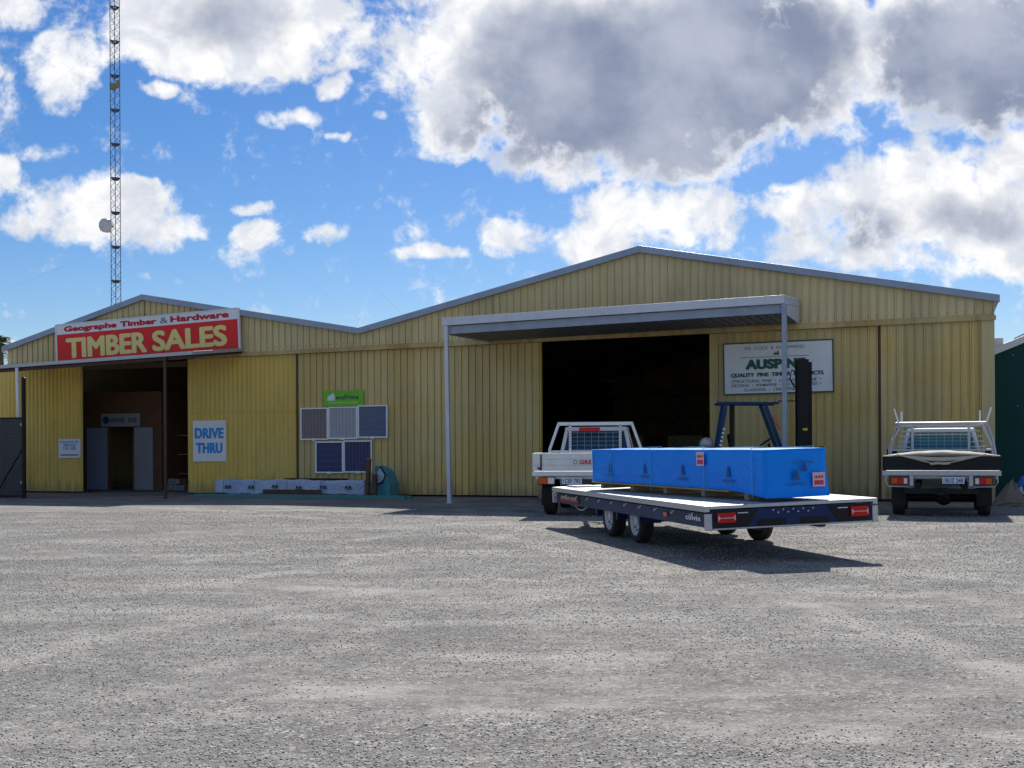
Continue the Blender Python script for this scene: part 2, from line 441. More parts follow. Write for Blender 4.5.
KS = FOC / 780
def build_sky():
    w = bpy.data.worlds.new('World'); SC.world = w; w.use_nodes = True
    nt = w.node_tree; nt.nodes.clear()
    out = N(nt, 'ShaderNodeOutputWorld')
    sky = N(nt, 'ShaderNodeTexSky', sky_type='NISHITA'); sky.sun_disc = False
    sky.sun_elevation = SUN_EL; sky.sun_rotation = SUN_AZ
    sky.air_density = 1.0; sky.dust_density = .3; sky.ozone_density = 2.5
    hs = N(nt, 'ShaderNodeHueSaturation'); hs.inputs['Saturation'].default_value = 1.36
    nt.links.new(sky.outputs[0], hs.inputs['Color'])
    bg = N(nt, 'ShaderNodeBackground'); bg.inputs['Strength'].default_value = SKY
    nt.links.new(mix(nt, 1.0, hs.outputs[0], (.86, .93, 1.12), 'MULTIPLY'), bg.inputs['Color'])
    tc = N(nt, 'ShaderNodeTexCoord'); sep = N(nt, 'ShaderNodeSeparateXYZ')
    nt.links.new(tc.outputs['Generated'], sep.inputs[0])
    X, Y, Z = sep.outputs
    ys = math_n(nt, 'MAXIMUM', Y, .08)
    P = math_n(nt, 'DIVIDE', X, ys); Q = math_n(nt, 'DIVIDE', Z, ys)   # tangents of bearing and height
    comb = N(nt, 'ShaderNodeCombineXYZ'); nt.links.new(P, comb.inputs[0]); nt.links.new(Q, comb.inputs[1])
    pq = comb.outputs[0]
    def wn(vec, sc, det, rough, dist=0):
        n = N(nt, 'ShaderNodeTexNoise'); n.inputs['Scale'].default_value = sc * KS; n.inputs['Detail'].default_value = det
        n.inputs['Roughness'].default_value = rough; n.inputs['Distortion'].default_value = dist
        nt.links.new(vec, n.inputs['Vector']); return n
    warp = wn(pq, 7, 4, .6)
    sub = N(nt, 'ShaderNodeVectorMath', operation='SUBTRACT'); nt.links.new(warp.outputs['Color'], sub.inputs[0]); sub.inputs[1].default_value = (.5, .5, .5)
    mad = N(nt, 'ShaderNodeVectorMath', operation='MULTIPLY_ADD'); nt.links.new(sub.outputs[0], mad.inputs[0])
    mad.inputs[1].default_value = (.10 / KS, .07 / KS, 0); nt.links.new(pq, mad.inputs[2])
    wp = mad.outputs[0]
    def blobs(lst):
        tot = None
        for px, py, rx, ry, s in lst:
            v = N(nt, 'ShaderNodeVectorMath', operation='SUBTRACT'); nt.links.new(wp, v.inputs[0])
            v.inputs[1].default_value = ((px-512)/FOC, (447-py)/FOC, 0)
            v2 = N(nt, 'ShaderNodeVectorMath', operation='MULTIPLY'); nt.links.new(v.outputs[0], v2.inputs[0])
            v2.inputs[1].default_value = (FOC/rx, FOC/ry, 0)
            d = N(nt, 'ShaderNodeVectorMath', operation='DOT_PRODUCT'); nt.links.new(v2.outputs[0], d.inputs[0]); nt.links.new(v2.outputs[0], d.inputs[1])
            f = math_n(nt, 'MULTIPLY', math_n(nt, 'SUBTRACT', 1.0, d.outputs['Value'], clamp=True), s)
            tot = f if tot is None else math_n(nt, 'MAXIMUM', tot, f)
        return tot
    body = blobs(CLOUDS)
    det = wn(pq, 13, 9, .62, .25).outputs['Fac']
    fine = wn(pq, 46, 5, .6).outputs['Fac']
    D = math_n(nt, 'MULTIPLY_ADD', math_n(nt, 'SUBTRACT', det, .5), 2.3, body)
    D = math_n(nt, 'MULTIPLY_ADD', math_n(nt, 'SUBTRACT', fine, .5), .75, D)
    alpha = ramp(nt, D, .06, .66)
    # the bellies of the thick clouds, where no sun comes through
    belly = blobs(BELLIES)
    soft = wn(pq, 5.5, 6, .55, .3).outputs['Fac']
    G = math_n(nt, 'MULTIPLY_ADD', math_n(nt, 'SUBTRACT', soft, .5), 1.7, belly)
    G = ramp(nt, math_n(nt, 'MULTIPLY_ADD', math_n(nt, 'SUBTRACT', det, .5), .5, G), -.05, 1.05)
    thick = ramp(nt, D, .30, .85)
    G = math_n(nt, 'MULTIPLY', G, thick)
    puff = ramp(nt, wn(pq, 16, 6, .6, .4).outputs['Fac'], .36, .66)
    lit = mix(nt, puff, (.74, .78, .86), (1.08, 1.07, 1.06))
    grey = mix(nt, ramp(nt, wn(pq, 6, 5, .55).outputs['Fac'], .35, .68), (.25, .30, .43), (.48, .525, .64))
    cc = mix(nt, G, lit, grey)
    # everywhere else overhead and behind: scattered cloud at random
    oth = ramp(nt, wn(tc.outputs['Generated'], 3.2 / KS, 7, .6).outputs['Fac'], .50, .62)
    behind = ramp(nt, Y, .14, .1)
    alpha = mix(nt, behind, alpha, oth)
    above = ramp(nt, Z, -.01, .03)
    alpha = math_n(nt, 'MULTIPLY', alpha, above)
    cb = N(nt, 'ShaderNodeBackground'); cb.inputs['Strength'].default_value = CLOUD
    nt.links.new(cc, cb.inputs['Color'])
    ms = N(nt, 'ShaderNodeMixShader'); nt.links.new(alpha, ms.inputs[0]); nt.links.new(bg.outputs[0], ms.inputs[1]); nt.links.new(cb.outputs[0], ms.inputs[2])
    nt.links.new(ms.outputs[0], out.inputs['Surface'])
SKY, CLOUD = .066, .77
CLOUDS = [(630, 62, 265, 132, 1.5), (470, 40, 105, 85, .9), (455, 120, 60, 60, .75), (560, 150, 110, 40, .8), (800, 40, 120, 90, 1.1), (975, 55, 150, 95, 1.4),
          (925, 215, 170, 62, 1.0), (850, 250, 110, 34, .75), (1010, 235, 110, 62, .95), (950, 178, 120, 46, .8), (800, 205, 62, 24, .7), (1020, 165, 70, 40, .8),
          (655, 215, 110, 42, .95), (600, 240, 75, 30, .8), (512, 238, 42, 20, .7),
          (235, 18, 150, 74, 1.4), (330, 25, 65, 50, .7), (72, 55, 40, 60, .78), (20, 2, 60, 22, .7),
          (105, 205, 95, 40, .9), (60, 222, 75, 28, .8), (160, 225, 65, 30, .8),
          (290, 108, 48, 16, .72), (340, 82, 22, 14, .68), (265, 230, 26, 20, .72), (327, 230, 30, 16, .72), (258, 201, 26, 9, .62),
          (430, 250, 44, 10, .62), (8, 163, 20, 22, .72), (46, 148, 30, 13, .62), (162, 95, 24, 12, .62), (142, 178, 20, 12, .6), (345, 133, 14, 8, .58), (385, 115, 12, 8, .55), (0, 62, 10, 14, .6)]
BELLIES = [(660, 85, 235, 112, 1.5), (560, 115, 150, 72, 1.3), (760, 60, 130, 105, 1.3), (985, 60, 150, 84, 1.4), (220, 18, 95, 42, .75), (865, 232, 95, 28, .75), (965, 215, 85, 30, .75), (650, 232, 60, 14, .35), (110, 232, 60, 12, .3)]
build_sky()
SC.view_settings.view_transform = 'Standard'; SC.view_settings.look = 'None'
SC.view_settings.exposure = .38; SC.view_settings.gamma = 1; SC.view_settings.use_curve_mapping = False
SC.cycles.max_bounces = 6; SC.cycles.diffuse_bounces = 4

# ------------------------------------------------------------------ ground
g = MB()
g.add([(-2500, -2500, 0), (2500, -2500, 0), (2500, 4000, 0), (-2500, 4000, 0)], [(0, 1, 2, 3)])
tag(g.build('ground', M['gravel']), 'pale grey gravel yard', None, kind='structure')

def stones(n):
    rng = np.random.default_rng(3)
    base = np.array([(1,0,0),(-1,0,0),(0,1,0),(0,-1,0),(0,0,1),(0,0,-.6)], 'f')
    tri = np.array([(0,2,4),(2,1,4),(1,3,4),(3,0,4),(2,0,5),(1,2,5),(3,1,5),(0,3,5)], 'i')
    y = 4.4 + 20.5 * rng.random(n) ** 1.25
    x = (rng.random(n) * 2 - 1) * (.47 * y + 1.2)
    # loose stones lie in drifts between the wheel tracks
    keep = np.array([noise.noise((a * .3, b * .55, 3.1)) + .5 * noise.noise((a * 1.1, b * 1.7, 8)) for a, b in zip(x, y)]) + rng.random(n) * .8 > .12
    x, y = x[keep], y[keep]; n = len(x)
    r = .0020 + .0058 * rng.random(n) ** 2.4 + .005 * np.clip((y - 6.5) / 9, 0, 1) * rng.random(n)
    r[rng.random(n) < .003] *= 1.8
    V = base[None] * (rng.random((n, 6, 1)) * .7 + .65) * r[:, None, None]
    V[:, :, 2] *= .62
    t = rng.random(n) * 6.28; c, s = np.cos(t)[:, None], np.sin(t)[:, None]
    X = V[:, :, 0] * c - V[:, :, 1] * s + x[:, None]; Y = V[:, :, 0] * s + V[:, :, 1] * c + y[:, None]
    Z = V[:, :, 2] + r[:, None] * .32
    co = np.stack([X, Y, Z], -1).reshape(-1, 3)
    F = (tri[None] + (np.arange(n) * 6)[:, None, None]).reshape(-1, 3)
    me = bpy.data.meshes.new('loose_stones')
    me.vertices.add(len(co)); me.vertices.foreach_set('co', co.ravel())
    me.loops.add(F.size); me.loops.foreach_set('vertex_index', F.ravel())
    me.polygons.add(len(F)); me.polygons.foreach_set('loop_start', np.arange(len(F)) * 3); me.polygons.foreach_set('loop_total', np.full(len(F), 3))
    me.update(); me.validate(); me.materials.append(M['stone'])
    o = bpy.data.objects.new('loose_stones', me); COL.objects.link(o)
    tag(o, 'loose grey stones scattered over the yard', 'gravel', kind='stuff')
stones(250000)

# ------------------------------------------------------------------ sheds
ZVAL = fac(362, 330)[1]
UPK, ZPK = fac(641, 248.5)
UEV, ZEV = fac(999.5, 297.5)
UWR = fu(995)
LPK, LZPK = fac(146, 296.5)
LEV, LEZ = fac(9, 347.5)
LWE = fu(-45)
_t0 = fac(245, 353); _t1 = fac(990, 316)
def ztrack(u): return _t0[1] + (u - _t0[0]) * (_t1[1] - _t0[1]) / (_t1[0] - _t0[0])
def ztop_r(u):
    return ZVAL + (ZPK - ZVAL) * u / UPK if u < UPK else ZPK + (ZEV - ZPK) * (u - UPK) / (UEV - UPK)
def ztop_l(u):
    return ZVAL + (LZPK - ZVAL) * u / LPK if u > LPK else LZPK + (LEZ - LZPK) * (u - LPK) / (LEV - LPK)
def clad(mb, u0, u1, zb, zt, y, pitch=.19, depth=.028, fine=False, brk=(), side=0):
    """folded steel sheet, ribs standing out towards local -y"""
    zb = zb if callable(zb) else (lambda u, z=zb: z); zt = zt if callable(zt) else (lambda u, z=zt: z)
    pts = [(u0, 0.0)]
    n = max(1, int(round((u1 - u0) / pitch))); p = (u1 - u0) / n
    for i in range(n):
        a = u0 + i * p
        if fine:
            for k in range(8): pts.append((a + p * (k + 1) / 8, -depth * (.5 - .5 * math.cos(2 * math.pi * (k + 1) / 8))))
        else:
            pts += [(a + p * .76, 0), (a + p * .81, -depth), (a + p * .93, -depth), (a + p * .98, 0), (a + p, 0)]
    for b in brk:
        if u0 < b < u1: pts.append((b, 0))
    pts.sort()
    vs = []; fs = []
    for u, d in pts: vs += [(u, y + d, zb(u)), (u, y + d, zt(u))]
    for i in range(len(pts) - 1): fs.append((2*i, 2*i+2, 2*i+3, 2*i+1))
    n0 = len(mb.mi); mb.add(vs, fs)
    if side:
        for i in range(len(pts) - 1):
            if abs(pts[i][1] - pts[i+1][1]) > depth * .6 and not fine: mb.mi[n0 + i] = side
def screws(mb, u0, u1, z, y, pitch):
    n = int(round((u1 - u0) / pitch)); p = (u1 - u0) / n
    for i in range(n):
        u = u0 + (i + .83) * p
        mb.cbox((u, y, z(u) if callable(z) else z), (.016, .02, .016))

DEEP = 26.0
def roof_part(parent, line, name='roof'):
    mb = MB()
    up = [(u, z + .03) for u, z in line]; dn = [(u, z - .05) for u, z in reversed(line)]
    for i in range(len(line) - 1):
        a, b = line[i], line[i+1]
        mb.prism([(a[0], a[1]-.05), (b[0], b[1]-.05), (b[0], b[1]+.03), (a[0], a[1]+.03)], -.10, DEEP)
    o = mb.build(name, M['roofsheet'], parent)
    bb = MB()
    for i in range(len(line) - 1):
        a, b = line[i], line[i+1]
        bb.prism([(a[0], a[1]-.12), (b[0], b[1]-.12), (b[0], b[1]+.045), (a[0], a[1]+.045)], -.20, -.105)
    bb.build('barge_board', M['barge'], parent, bevel=.008)
    return o

def canopy(parent, u0, u1, off, zl, zr, posts, pm, post_r=.045, fascia=.13, beam=.15, tilt=.10, bm=None, sm=None, square=True, soffit=False):
    """flat steel awning standing out from the wall on posts; zl, zr are the heights of its front edge's ends"""
    zf = lambda u: zl + (zr - zl) * (u - u0) / (u1 - u0)
    mb = MB()   # sheet
    mb.add([(u0, -off, zf(u0)-.03), (u1, -off, zf(u1)-.03), (u1, -.13, zf(u1)-.03+tilt), (u0, -.13, zf(u0)-.03+tilt),
            (u0, -off, zf(u0)), (u1, -off, zf(u1)), (u1, -.13, zf(u1)+tilt), (u0, -.13, zf(u0)+tilt)],
           [(0,3,2,1),(4,5,6,7),(0,1,5,4),(1,2,6,5),(2,3,7,6),(3,0,4,7)])
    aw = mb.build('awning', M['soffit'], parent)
    f = MB()
    f.prism([(u0-.03, zf(u0)-fascia), (u1+.03, zf(u1)-fascia), (u1+.03, zf(u1)+.02), (u0-.03, zf(u0)+.02)], -off-.06, -off-.003)
    for u, sgn in ((u0, -1), (u1, 1)):
        f.add([(u+sgn*.004, -off, zf(u)-fascia), (u+sgn*.03, -off, zf(u)-fascia), (u+sgn*.03, -.10, zf(u)-fascia+tilt), (u+sgn*.004, -.10, zf(u)-fascia+tilt),
               (u+sgn*.004, -off, zf(u)+.02), (u+sgn*.03, -off, zf(u)+.02), (u+sgn*.03, -.10, zf(u)+.02+tilt), (u+sgn*.004, -.10, zf(u)+.02+tilt)],
              [(0,3,2,1),(4,5,6,7),(0,1,5,4),(1,2,6,5),(2,3,7,6),(3,0,4,7)])
    f.build('fascia', bm or M['steel_pale'], aw, bevel=.006)
    b = MB()
    b.prism([(u0, zf(u0)-fascia-beam), (u1, zf(u1)-fascia-beam), (u1, zf(u1)-fascia-.01), (u0, zf(u0)-fascia-.01)], -off+.05, -off+.11)
    if soffit:
        stl = .05
        zb_ = lambda u: zf(u)-fascia-beam
        s_ = MB(); n = int((u1-u0)/.2)
        for i in range(n):
            ua, ub = u0+.01+(u1-u0-.02)*i/n, u0+.01+(u1-u0-.02)*(i+1)/n
            um = ua+(ub-ua)*.8; r_ = .025
            for a, c_, d_ in ((ua, um, 0), (um, ub, r_)):
                s_.add([(a, -off+.08, zb_(a)+.02+d_), (c_, -off+.08, zb_(c_)+.02+d_), (c_, -.15, zb_(c_)+.02+d_+stl), (a, -.15, zb_(a)+.02+d_+stl)], [(0, 1, 2, 3)])
            s_.add([(um, -off+.08, zb_(um)+.02), (um, -off+.08, zb_(um)+.02+r_), (um, -.15, zb_(um)+.02+r_+stl), (um, -.15, zb_(um)+.02+stl)], [(0, 1, 2, 3)])
        s_.build('soffit', M['soffit'], aw)
        for u, sg in ((u0, -1), (u1, 1)):
            e_ = MB(); x0, x1 = sorted((u+sg*.004, u+sg*.02))
            zz = zf(u)-fascia
            e_.add([(x0, -off+.005, zz-beam), (x1, -off+.005, zz-beam), (x1, -.15, zz-beam+stl), (x0, -.15, zz-beam+stl),
                    (x0, -off+.005, zz-.006), (x1, -off+.005, zz-.006), (x1, -.15, zz-.006+tilt), (x0, -.15, zz-.006+tilt)],
                   [(0,3,2,1),(4,5,6,7),(0,1,5,4),(1,2,6,5),(2,3,7,6),(3,0,4,7)])
            e_.build('end_beam', M['steel_pale'], aw)
    n = max(2, int((u1-u0)/1.1))
    for i in range(n+1):
        u = u0 + .05 + (u1-u0-.1)*i/n
        b.bar((u, -off+.08, zf(u)-.09), (u, -.13, zf(u)-.09+tilt), .05, .09)
    b.build('beam', sm or M['steel_blue'], aw)
    for u, m_, r_, lean in posts:
        p = MB()
        top = zf(u) - fascia - .005
        if square: p.bar((u+lean, -off-.0, .0), (u, -off-.0, top), r_*2)
        else: p.tube([(u+lean, -off, 0), (u, -off, top)], r_, 10)
        p.cbox((u+lean, -off, .008), (r_*3.2, r_*3.2, .016))
        p.build('post', m_, aw, bevel=.004 if square else 0, smooth=None if square else 40)
    return aw

# ---- the larger shed
rs = thing('shed', 'larger cream and yellow metal shed with wide dark doorway and grey canopy', 'shed', fworld(0), FANG)
UD0, UD1 = fu(540, 0, 420), fu(711, 0, 400)
u447 = fu(447)
ZD = lambda u: ztrack(u) - .10
LAP = fu(880)
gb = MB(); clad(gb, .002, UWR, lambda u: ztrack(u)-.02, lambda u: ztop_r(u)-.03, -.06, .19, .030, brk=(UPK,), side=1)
gab = gb.build('gable', [M['gable'], M['rib_shade']], rs)
sc_ = MB(); screws(sc_, .1, UWR, lambda u: ztrack(u)+.11, -.083, .19)
sc_.build('screw', M['timber_dark'], gab)['kind'] = 'stuff'
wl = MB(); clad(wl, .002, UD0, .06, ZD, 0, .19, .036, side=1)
wal = wl.build('front_wall', [M['wall_wide'], M['rib_shade']], rs)
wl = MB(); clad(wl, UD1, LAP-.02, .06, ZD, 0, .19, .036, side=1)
wl.build('sliding_door', [M['wall_wide'], M['rib_shade']], rs)
s2 = MB(); screws(s2, .002, UD0, lambda u: 2.35+u*.01, -.03, .19); screws(s2, UD1, LAP-.02, 2.4, -.03, .19)
s2.build('screw', M['timber_dark'], wal)['kind'] = 'stuff'
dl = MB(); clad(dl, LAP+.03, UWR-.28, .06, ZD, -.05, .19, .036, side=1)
slide = dl.build('sliding_door', [M['wall_wide'], M['rib_shade']], rs)
s3 = MB(); screws(s3, LAP+.03, UWR-.28, 2.35, -.08, .19); s3.build('screw', M['timber_dark'], slide)['kind'] = 'stuff'
dd = MB(); dd.box((LAP-.02, -.06, .04), (LAP+.03, .0, ztrack(LAP)-.1)); dd.build('edge_strip', M['timber_dark'], slide)
cn = MB(); cn.box((UWR-.28, -.075, 0), (UWR, .02, ztrack(UWR)-.06)); cn.build('corner_flashing', M['gable'], rs, bevel=.01)
for u in (UD0, UD1):
    jm = MB(); jm.box((u-.05 if u == UD0 else u-.03, .002, .0), (u+.03 if u == UD0 else u+.05, .12, ztrack(u)-.1)); jm.build('door_jamb', M['wall_fine'], rs)
tr = MB()
tr.prism([(-.0+.002, ztrack(0)-.10), (UWR+.03, ztrack(UWR)-.10), (UWR+.03, ztrack(UWR)-.0), (.002, ztrack(0)-.0)], -.14, -.09)
tr.prism([(.002, ztrack(0)+.002), (UWR, ztrack(UWR)+.002), (UWR, ztrack(UWR)+.03), (.002, ztrack(0)+.03)], -.12, -.088)
tr.build('door_track', M['track'], rs)
roof_part(rs, [(.0, ZVAL), (UPK, ZPK), (UEV, ZEV)])
sw = MB(); sw.box((UWR-.06, .03, 0), (UWR-.001, DEEP, ztop_r(UWR)-.02)); sw.box((.0, DEEP-.06, 0), (UWR-.07, DEEP-.01, ZVAL-.1))
sw.prism([(.0, ZVAL-.1), (UWR-.07, ZVAL-.1), (UWR-.07, ztop_r(UWR-.07)), (UPK, ZPK), (.0, ztop_r(.0))], DEEP-.06, DEEP-.01)
sw.build('side_wall', M['gable'], rs)
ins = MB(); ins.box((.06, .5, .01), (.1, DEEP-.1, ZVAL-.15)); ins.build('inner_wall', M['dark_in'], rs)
fl = MB(); fl.box((.11, .03, .003), (UWR-.08, DEEP-.1, .012)); fl.build('floor', M['concrete'], rs)
fr = MB()
for k in range(4):
    y = 2.5 + k*5.5
    fr.bar((.2, y, .02), (.2, y, ZVAL-.15), .16); fr.bar((UWR-.2, y, .02), (UWR-.2, y, ZEV-.25), .16)
    fr.bar((.2, y, ZVAL-.25), (UPK, y, ZPK-.25), .12, .2); fr.bar((UPK, y, ZPK-.25), (UWR-.2, y, ZEV-.3), .12, .2)
for k in range(1, 10):
    u = UWR*k/10
    fr.bar((u, .3, ztop_r(u)-.14), (u, DEEP-.3, ztop_r(u)-.14), .06, .12)
fr.build('roof_frame', M['timber_dark'], rs)
cu0 = fu(444.5, 3.11); cu1 = fu(783.5, 3.11)
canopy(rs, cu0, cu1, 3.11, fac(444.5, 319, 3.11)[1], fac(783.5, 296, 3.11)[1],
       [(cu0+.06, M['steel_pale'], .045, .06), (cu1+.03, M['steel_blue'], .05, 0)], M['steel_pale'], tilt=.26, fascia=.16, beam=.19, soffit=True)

# ---- the smaller shed
ls = thing('shed', 'smaller mustard shed on the left with pole-propped awning and open drive-through', 'shed', fworld(0), FANG)
LO0, LO1 = fu(83), fu(188)
LSE = fu(298)
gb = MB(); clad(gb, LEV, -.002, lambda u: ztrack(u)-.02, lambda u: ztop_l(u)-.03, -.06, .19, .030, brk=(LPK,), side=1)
gab = gb.build('gable', [M['gable'], M['rib_shade']], ls)
sc_ = MB(); screws(sc_, LSE-1, -.1, lambda u: ztrack(u)+.11, -.083, .19); sc_.build('screw', M['timber_dark'], gab)['kind'] = 'stuff'
wl = MB(); clad(wl, LWE, LO0, .06, lambda u: min(ZD(u), 3.75) if u < LEV else ZD(u), 0, .145, .030, True); wl.build('front_wall', M['wall_fine'], ls)
wl = MB(); clad(wl, LO1, LSE-.03, .06, ZD, 0, .145, .030, True)
wl.build('front_wall', M['wall_fine'], ls)
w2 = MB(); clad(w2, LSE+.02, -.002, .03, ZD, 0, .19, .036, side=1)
w2o = w2.build('sliding_door', [M['wall_wide'], M['rib_shade']], ls)
s3 = MB(); screws(s3, LSE+.02, -.002, 2.35, -.03, .19); s3.build('screw', M['timber_dark'], w2o)['kind'] = 'stuff'
s3 = MB(); screws(s3, LO1, LSE-.03, 2.3, -.02, .145)
s3.build('screw', M['timber_dark'], ls)['kind'] = 'stuff'
dd = MB(); dd.box((LSE-.03, -.035, .04), (LSE+.02, .02, ztrack(LSE)-.1)); dd.build('edge_strip', M['timber_dark'], w2o)
tr = MB()
tr.prism([(LEV, ztrack(LEV)-.10), (-.002, ztrack(0)-.10), (-.002, ztrack(0)), (LEV, ztrack(LEV))], -.14, -.09)
lt_ = MB(); lt_.prism([(LWE, 3.7), (LEV-.01, 3.7), (LEV-.01, 3.78), (LWE, 3.78)], -.08, 8); lt_.box((LWE, .03, 0), (LWE+.05, 8, 3.69)); lt_.build('lean_to', M['gable'], ls)
tr.build('door_track', M['track'], ls)
hd = MB(); hd.box((LO0, -.02, 3.62), (LO1, .06, ztrack(LO0)-.1)); hd.build('lintel', M['timber_dark'], ls)
roof_part(ls, [(LEV-.1, LEZ-.03), (LPK, LZPK), (.0, ZVAL)])
sw = MB(); sw.box((LEV, .03, 0), (LEV+.05, DEEP, LEZ-.02)); sw.box((LEV+.06, DEEP-.06, 0), (-.01, DEEP-.01, ZVAL-.3))
sw.prism([(LEV+.06, ZVAL-.3), (-.01, ZVAL-.3), (-.01, ztop_l(-.01)), (LPK, LZPK), (LEV+.06, ztop_l(LEV+.06)-.02)], DEEP-.06, DEEP-.01)
sw.build('side_wall', M['gable'], ls)
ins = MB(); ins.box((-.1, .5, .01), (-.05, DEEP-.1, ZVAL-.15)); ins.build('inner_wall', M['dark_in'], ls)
fl = MB(); fl.box((LEV+.06, .03, .003), (-.11, DEEP-.1, .012)); fl.build('floor', M['concrete'], ls)
# office front inside, with a pair of doors standing open
OV = 2.3
def inu(px): return fu(px, -OV)
zo = fac(120, 427, -OV)[1]
ow = MB()
a, b, c, d_ = inu(80)-1.2, inu(108), inu(133), inu(158)
zt_ = fac(120, 392, -OV)[1]
ow.box((a, OV+.05, .013), (b, OV+.15, zo)); ow.box((c, OV+.05, .013), (d_, OV+.15, zo)); ow.box((a, OV+.05, zo), (d_, OV+.15, zt_))
ow.box((d_, OV+.05, .013), (d_+.1, OV+4, zt_))
ow.build('office_wall', M['brick_brown'], ls)
bk = MB(); bk.box((b-.3, OV+1.6, .013), (c+.3, OV+1.7, zo)); bk.build('corridor_wall', M['timber'], ls)
for (p0, p1, m_) in ((87, 107, 'door_blue'), (134.5, 153, 'door_grey')):
    dm = MB(); dm.box((inu(p0), OV-.02, .03), (inu(p1), OV+.025, zo-.02))
    do = dm.build('door', M[m_], ls, bevel=.006)
    h_ = MB(); hx = inu(p1)-.08 if p0 < 100 else inu(p0)+.08
    h_.tube([(hx, OV-.02, 1.0), (hx, OV-.07, 1.0), (hx+.1*(1 if p0 > 100 else -1), OV-.07, 1.0)], .012, 6); h_.build('handle', M['galv'], do)
rail = MB(); rail.bar((inu(160), OV+2, fac(160, 415, -OV-2)[1]), (-.2, OV+2, fac(160, 415, -OV-2)[1]), .08, .16); rail.build('cross_beam', M['timber'], ls)
pu = fu(165.5, 2.5, 480)
ce0, ce1 = fu(-30, 2.5), fu(193, 2.5)
canopy(ls, ce0, ce1, 2.5, fac(-30, 368.5, 2.5)[1], fac(193, 352, 2.5)[1],
       [(pu, M['post_brown'], .042, 0), (fu(17, 2.5, 366), M['white'], .05, .10)], M['white'], fascia=.07, beam=.09, tilt=.27, square=False, bm=M['galv'], sm=M['post_brown'])

# ------------------------------------------------------------------ signs
def board(name, label, px0, py0, px1, py1, off, mat, edge=None, th=.025, name_b='board', bw=.02):
    """a flat rectangular sign parallel to the shed fronts"""
    u0, za = fac(px0, py1, off); u1, zb_ = fac(px1, py1, off)
    _, zc = fac(px0, py0, off); _, zd = fac(px1, py0, off)
    z0, z1 = (za + zb_) / 2, (zc + zd) / 2
    o = thing(name, label, 'sign', fworld((u0+u1)/2, off, z0), FANG)
    w, h = u1-u0, z1-z0
    mb = MB(); mb.box((-w/2, -th, 0), (w/2, 0, h)); mb.build(name_b, mat, o, bevel=.003)
    if edge is not None:
        e = MB(); b = bw
        e.box((-w/2-b, -th-.012, -b), (w/2+b, -.001, -.001)); e.box((-w/2-b, -th-.012, h+.001), (w/2+b, -.001, h+b))
        e.box((-w/2-b, -th-.012, -.001), (-w/2-.001, -.001, h+.001)); e.box((w/2+.001, -th-.012, -.001), (w/2+b, -.001, h+.001))
        e.build('frame', edge, o)
    return o, w, h, -th-.004
# the long shop sign on the left canopy edge
SOFF = .22
sg_u0, sg_u1 = fu(58.5, SOFF), fu(241, SOFF)
zr1 = fac(241, 308.5, SOFF)[1]; zr0 = fac(241, 350.3, SOFF)[1]; zl1 = fac(58.5, 325.5, SOFF)[1]
zs0 = (zr0 + zl1 - (zr1-zr0)) / 2; zs1 = zs0 + zr1-zr0
sgn = thing('shop_sign', 'long red and white TIMBER SALES sign fixed above the left awning', 'sign', fworld((sg_u0+sg_u1)/2, SOFF, zs0), FANG)
w, h = sg_u1-sg_u0, zs1-zs0
tl = math.atan2(zr1-zl1, w)
sgn.rotation_euler = (0, -tl, FANG)
mb = MB(); mb.box((-w/2, -.03, 0), (w/2, 0, h*.755)); mb.build('red_panel', M['red'], sgn)
mb = MB(); mb.box((-w/2, -.03, h*.755+.001), (w/2, 0, h)); mb.build('white_panel', M['white_sign'], sgn)
fm = MB()
for u in (-w/2, w/2): fm.box((u-.025, -.05, -.02), (u+.025, .02, h+.02))
fm.box((-w/2+.026, -.045, h+.001), (w/2-.026, .01, h+.03)); fm.box((-w/2+.026, -.045, -.03), (w/2-.026, .01, -.001))
fm.build('frame', M['white'], sgn)
br = MB(); br.box((-w*.47, .021, h*.3), (w*.47, .10, h*.36)); br.build('back_rail', M['steel_blue'], sgn)
text('TIMBER', sgn, M['cream_text'], -w*.218, h*.135, h*.645, -.034, w*.455, bold=.0, fat=.042)
text('SALES', sgn, M['cream_text'], w*.238, h*.135, h*.645, -.034, w*.40, bold=.0, fat=.042)
text('Geographe', sgn, M['red_text'], -w*.305, h*.775, h*.955, -.034, w*.30, bold=.0, fat=.02)
text('Timber', sgn, M['red_text'], -w*.035, h*.81, h*.955, -.034, w*.20, bold=.0, fat=.02)
text('&', sgn, M['grey_text'], w*.105, h*.81, h*.955, -.034, w*.042, bold=0)
text('Hardware', sgn, M['red_text'], w*.295, h*.81, h*.965, -.034, w*.31, bold=.0, fat=.02)

o, w, h, y = board('wall_sign', 'white board reading DRIVE THRU in blue beside the left doorway', 193.5, 420.5, 226.5, 461.5, .03, M['white_sign'])
text('DRIVE', o, M['blue_text'], 0, h*.56, h*.82, y, w*.88, bold=.02, fat=.014)
text('THRU', o, M['blue_text'], 0, h*.20, h*.46, y, w*.80, bold=.02, fat=.014)
o, w, h, y = board('notice', 'small white notice with blue print left of the drive-through doorway', 59, 439, 81, 458, .03, M['white_sign'])
text('PLEASE PARK FOR', o, M['blue_text'], 0, h*.78, h*.90, y, w*.82, bold=.02)
text('TIMBER SALES', o, M['blue_text'], 0, h*.62, h*.74, y, w*.58, bold=.02)
text('7.30 - 5.00', o, M['navy_text'], 0, h*.44, h*.58, y, w*.56, bold=.02)
mb = MB(); mb.box((-w*.4, y, h*.13), (w*.4, y+.003, h*.19)); mb.build('rule', M['navy_text'], o)
o, w, h, y = board('wall_sign', 'lime green sign above the framed sheet samples', 323.5, 390.5, 364, 406, .03, M['lime'])
text('ecoPrime', o, M['green_text'], w*.10, h*.42, h*.72, y, w*.56, bold=.03)
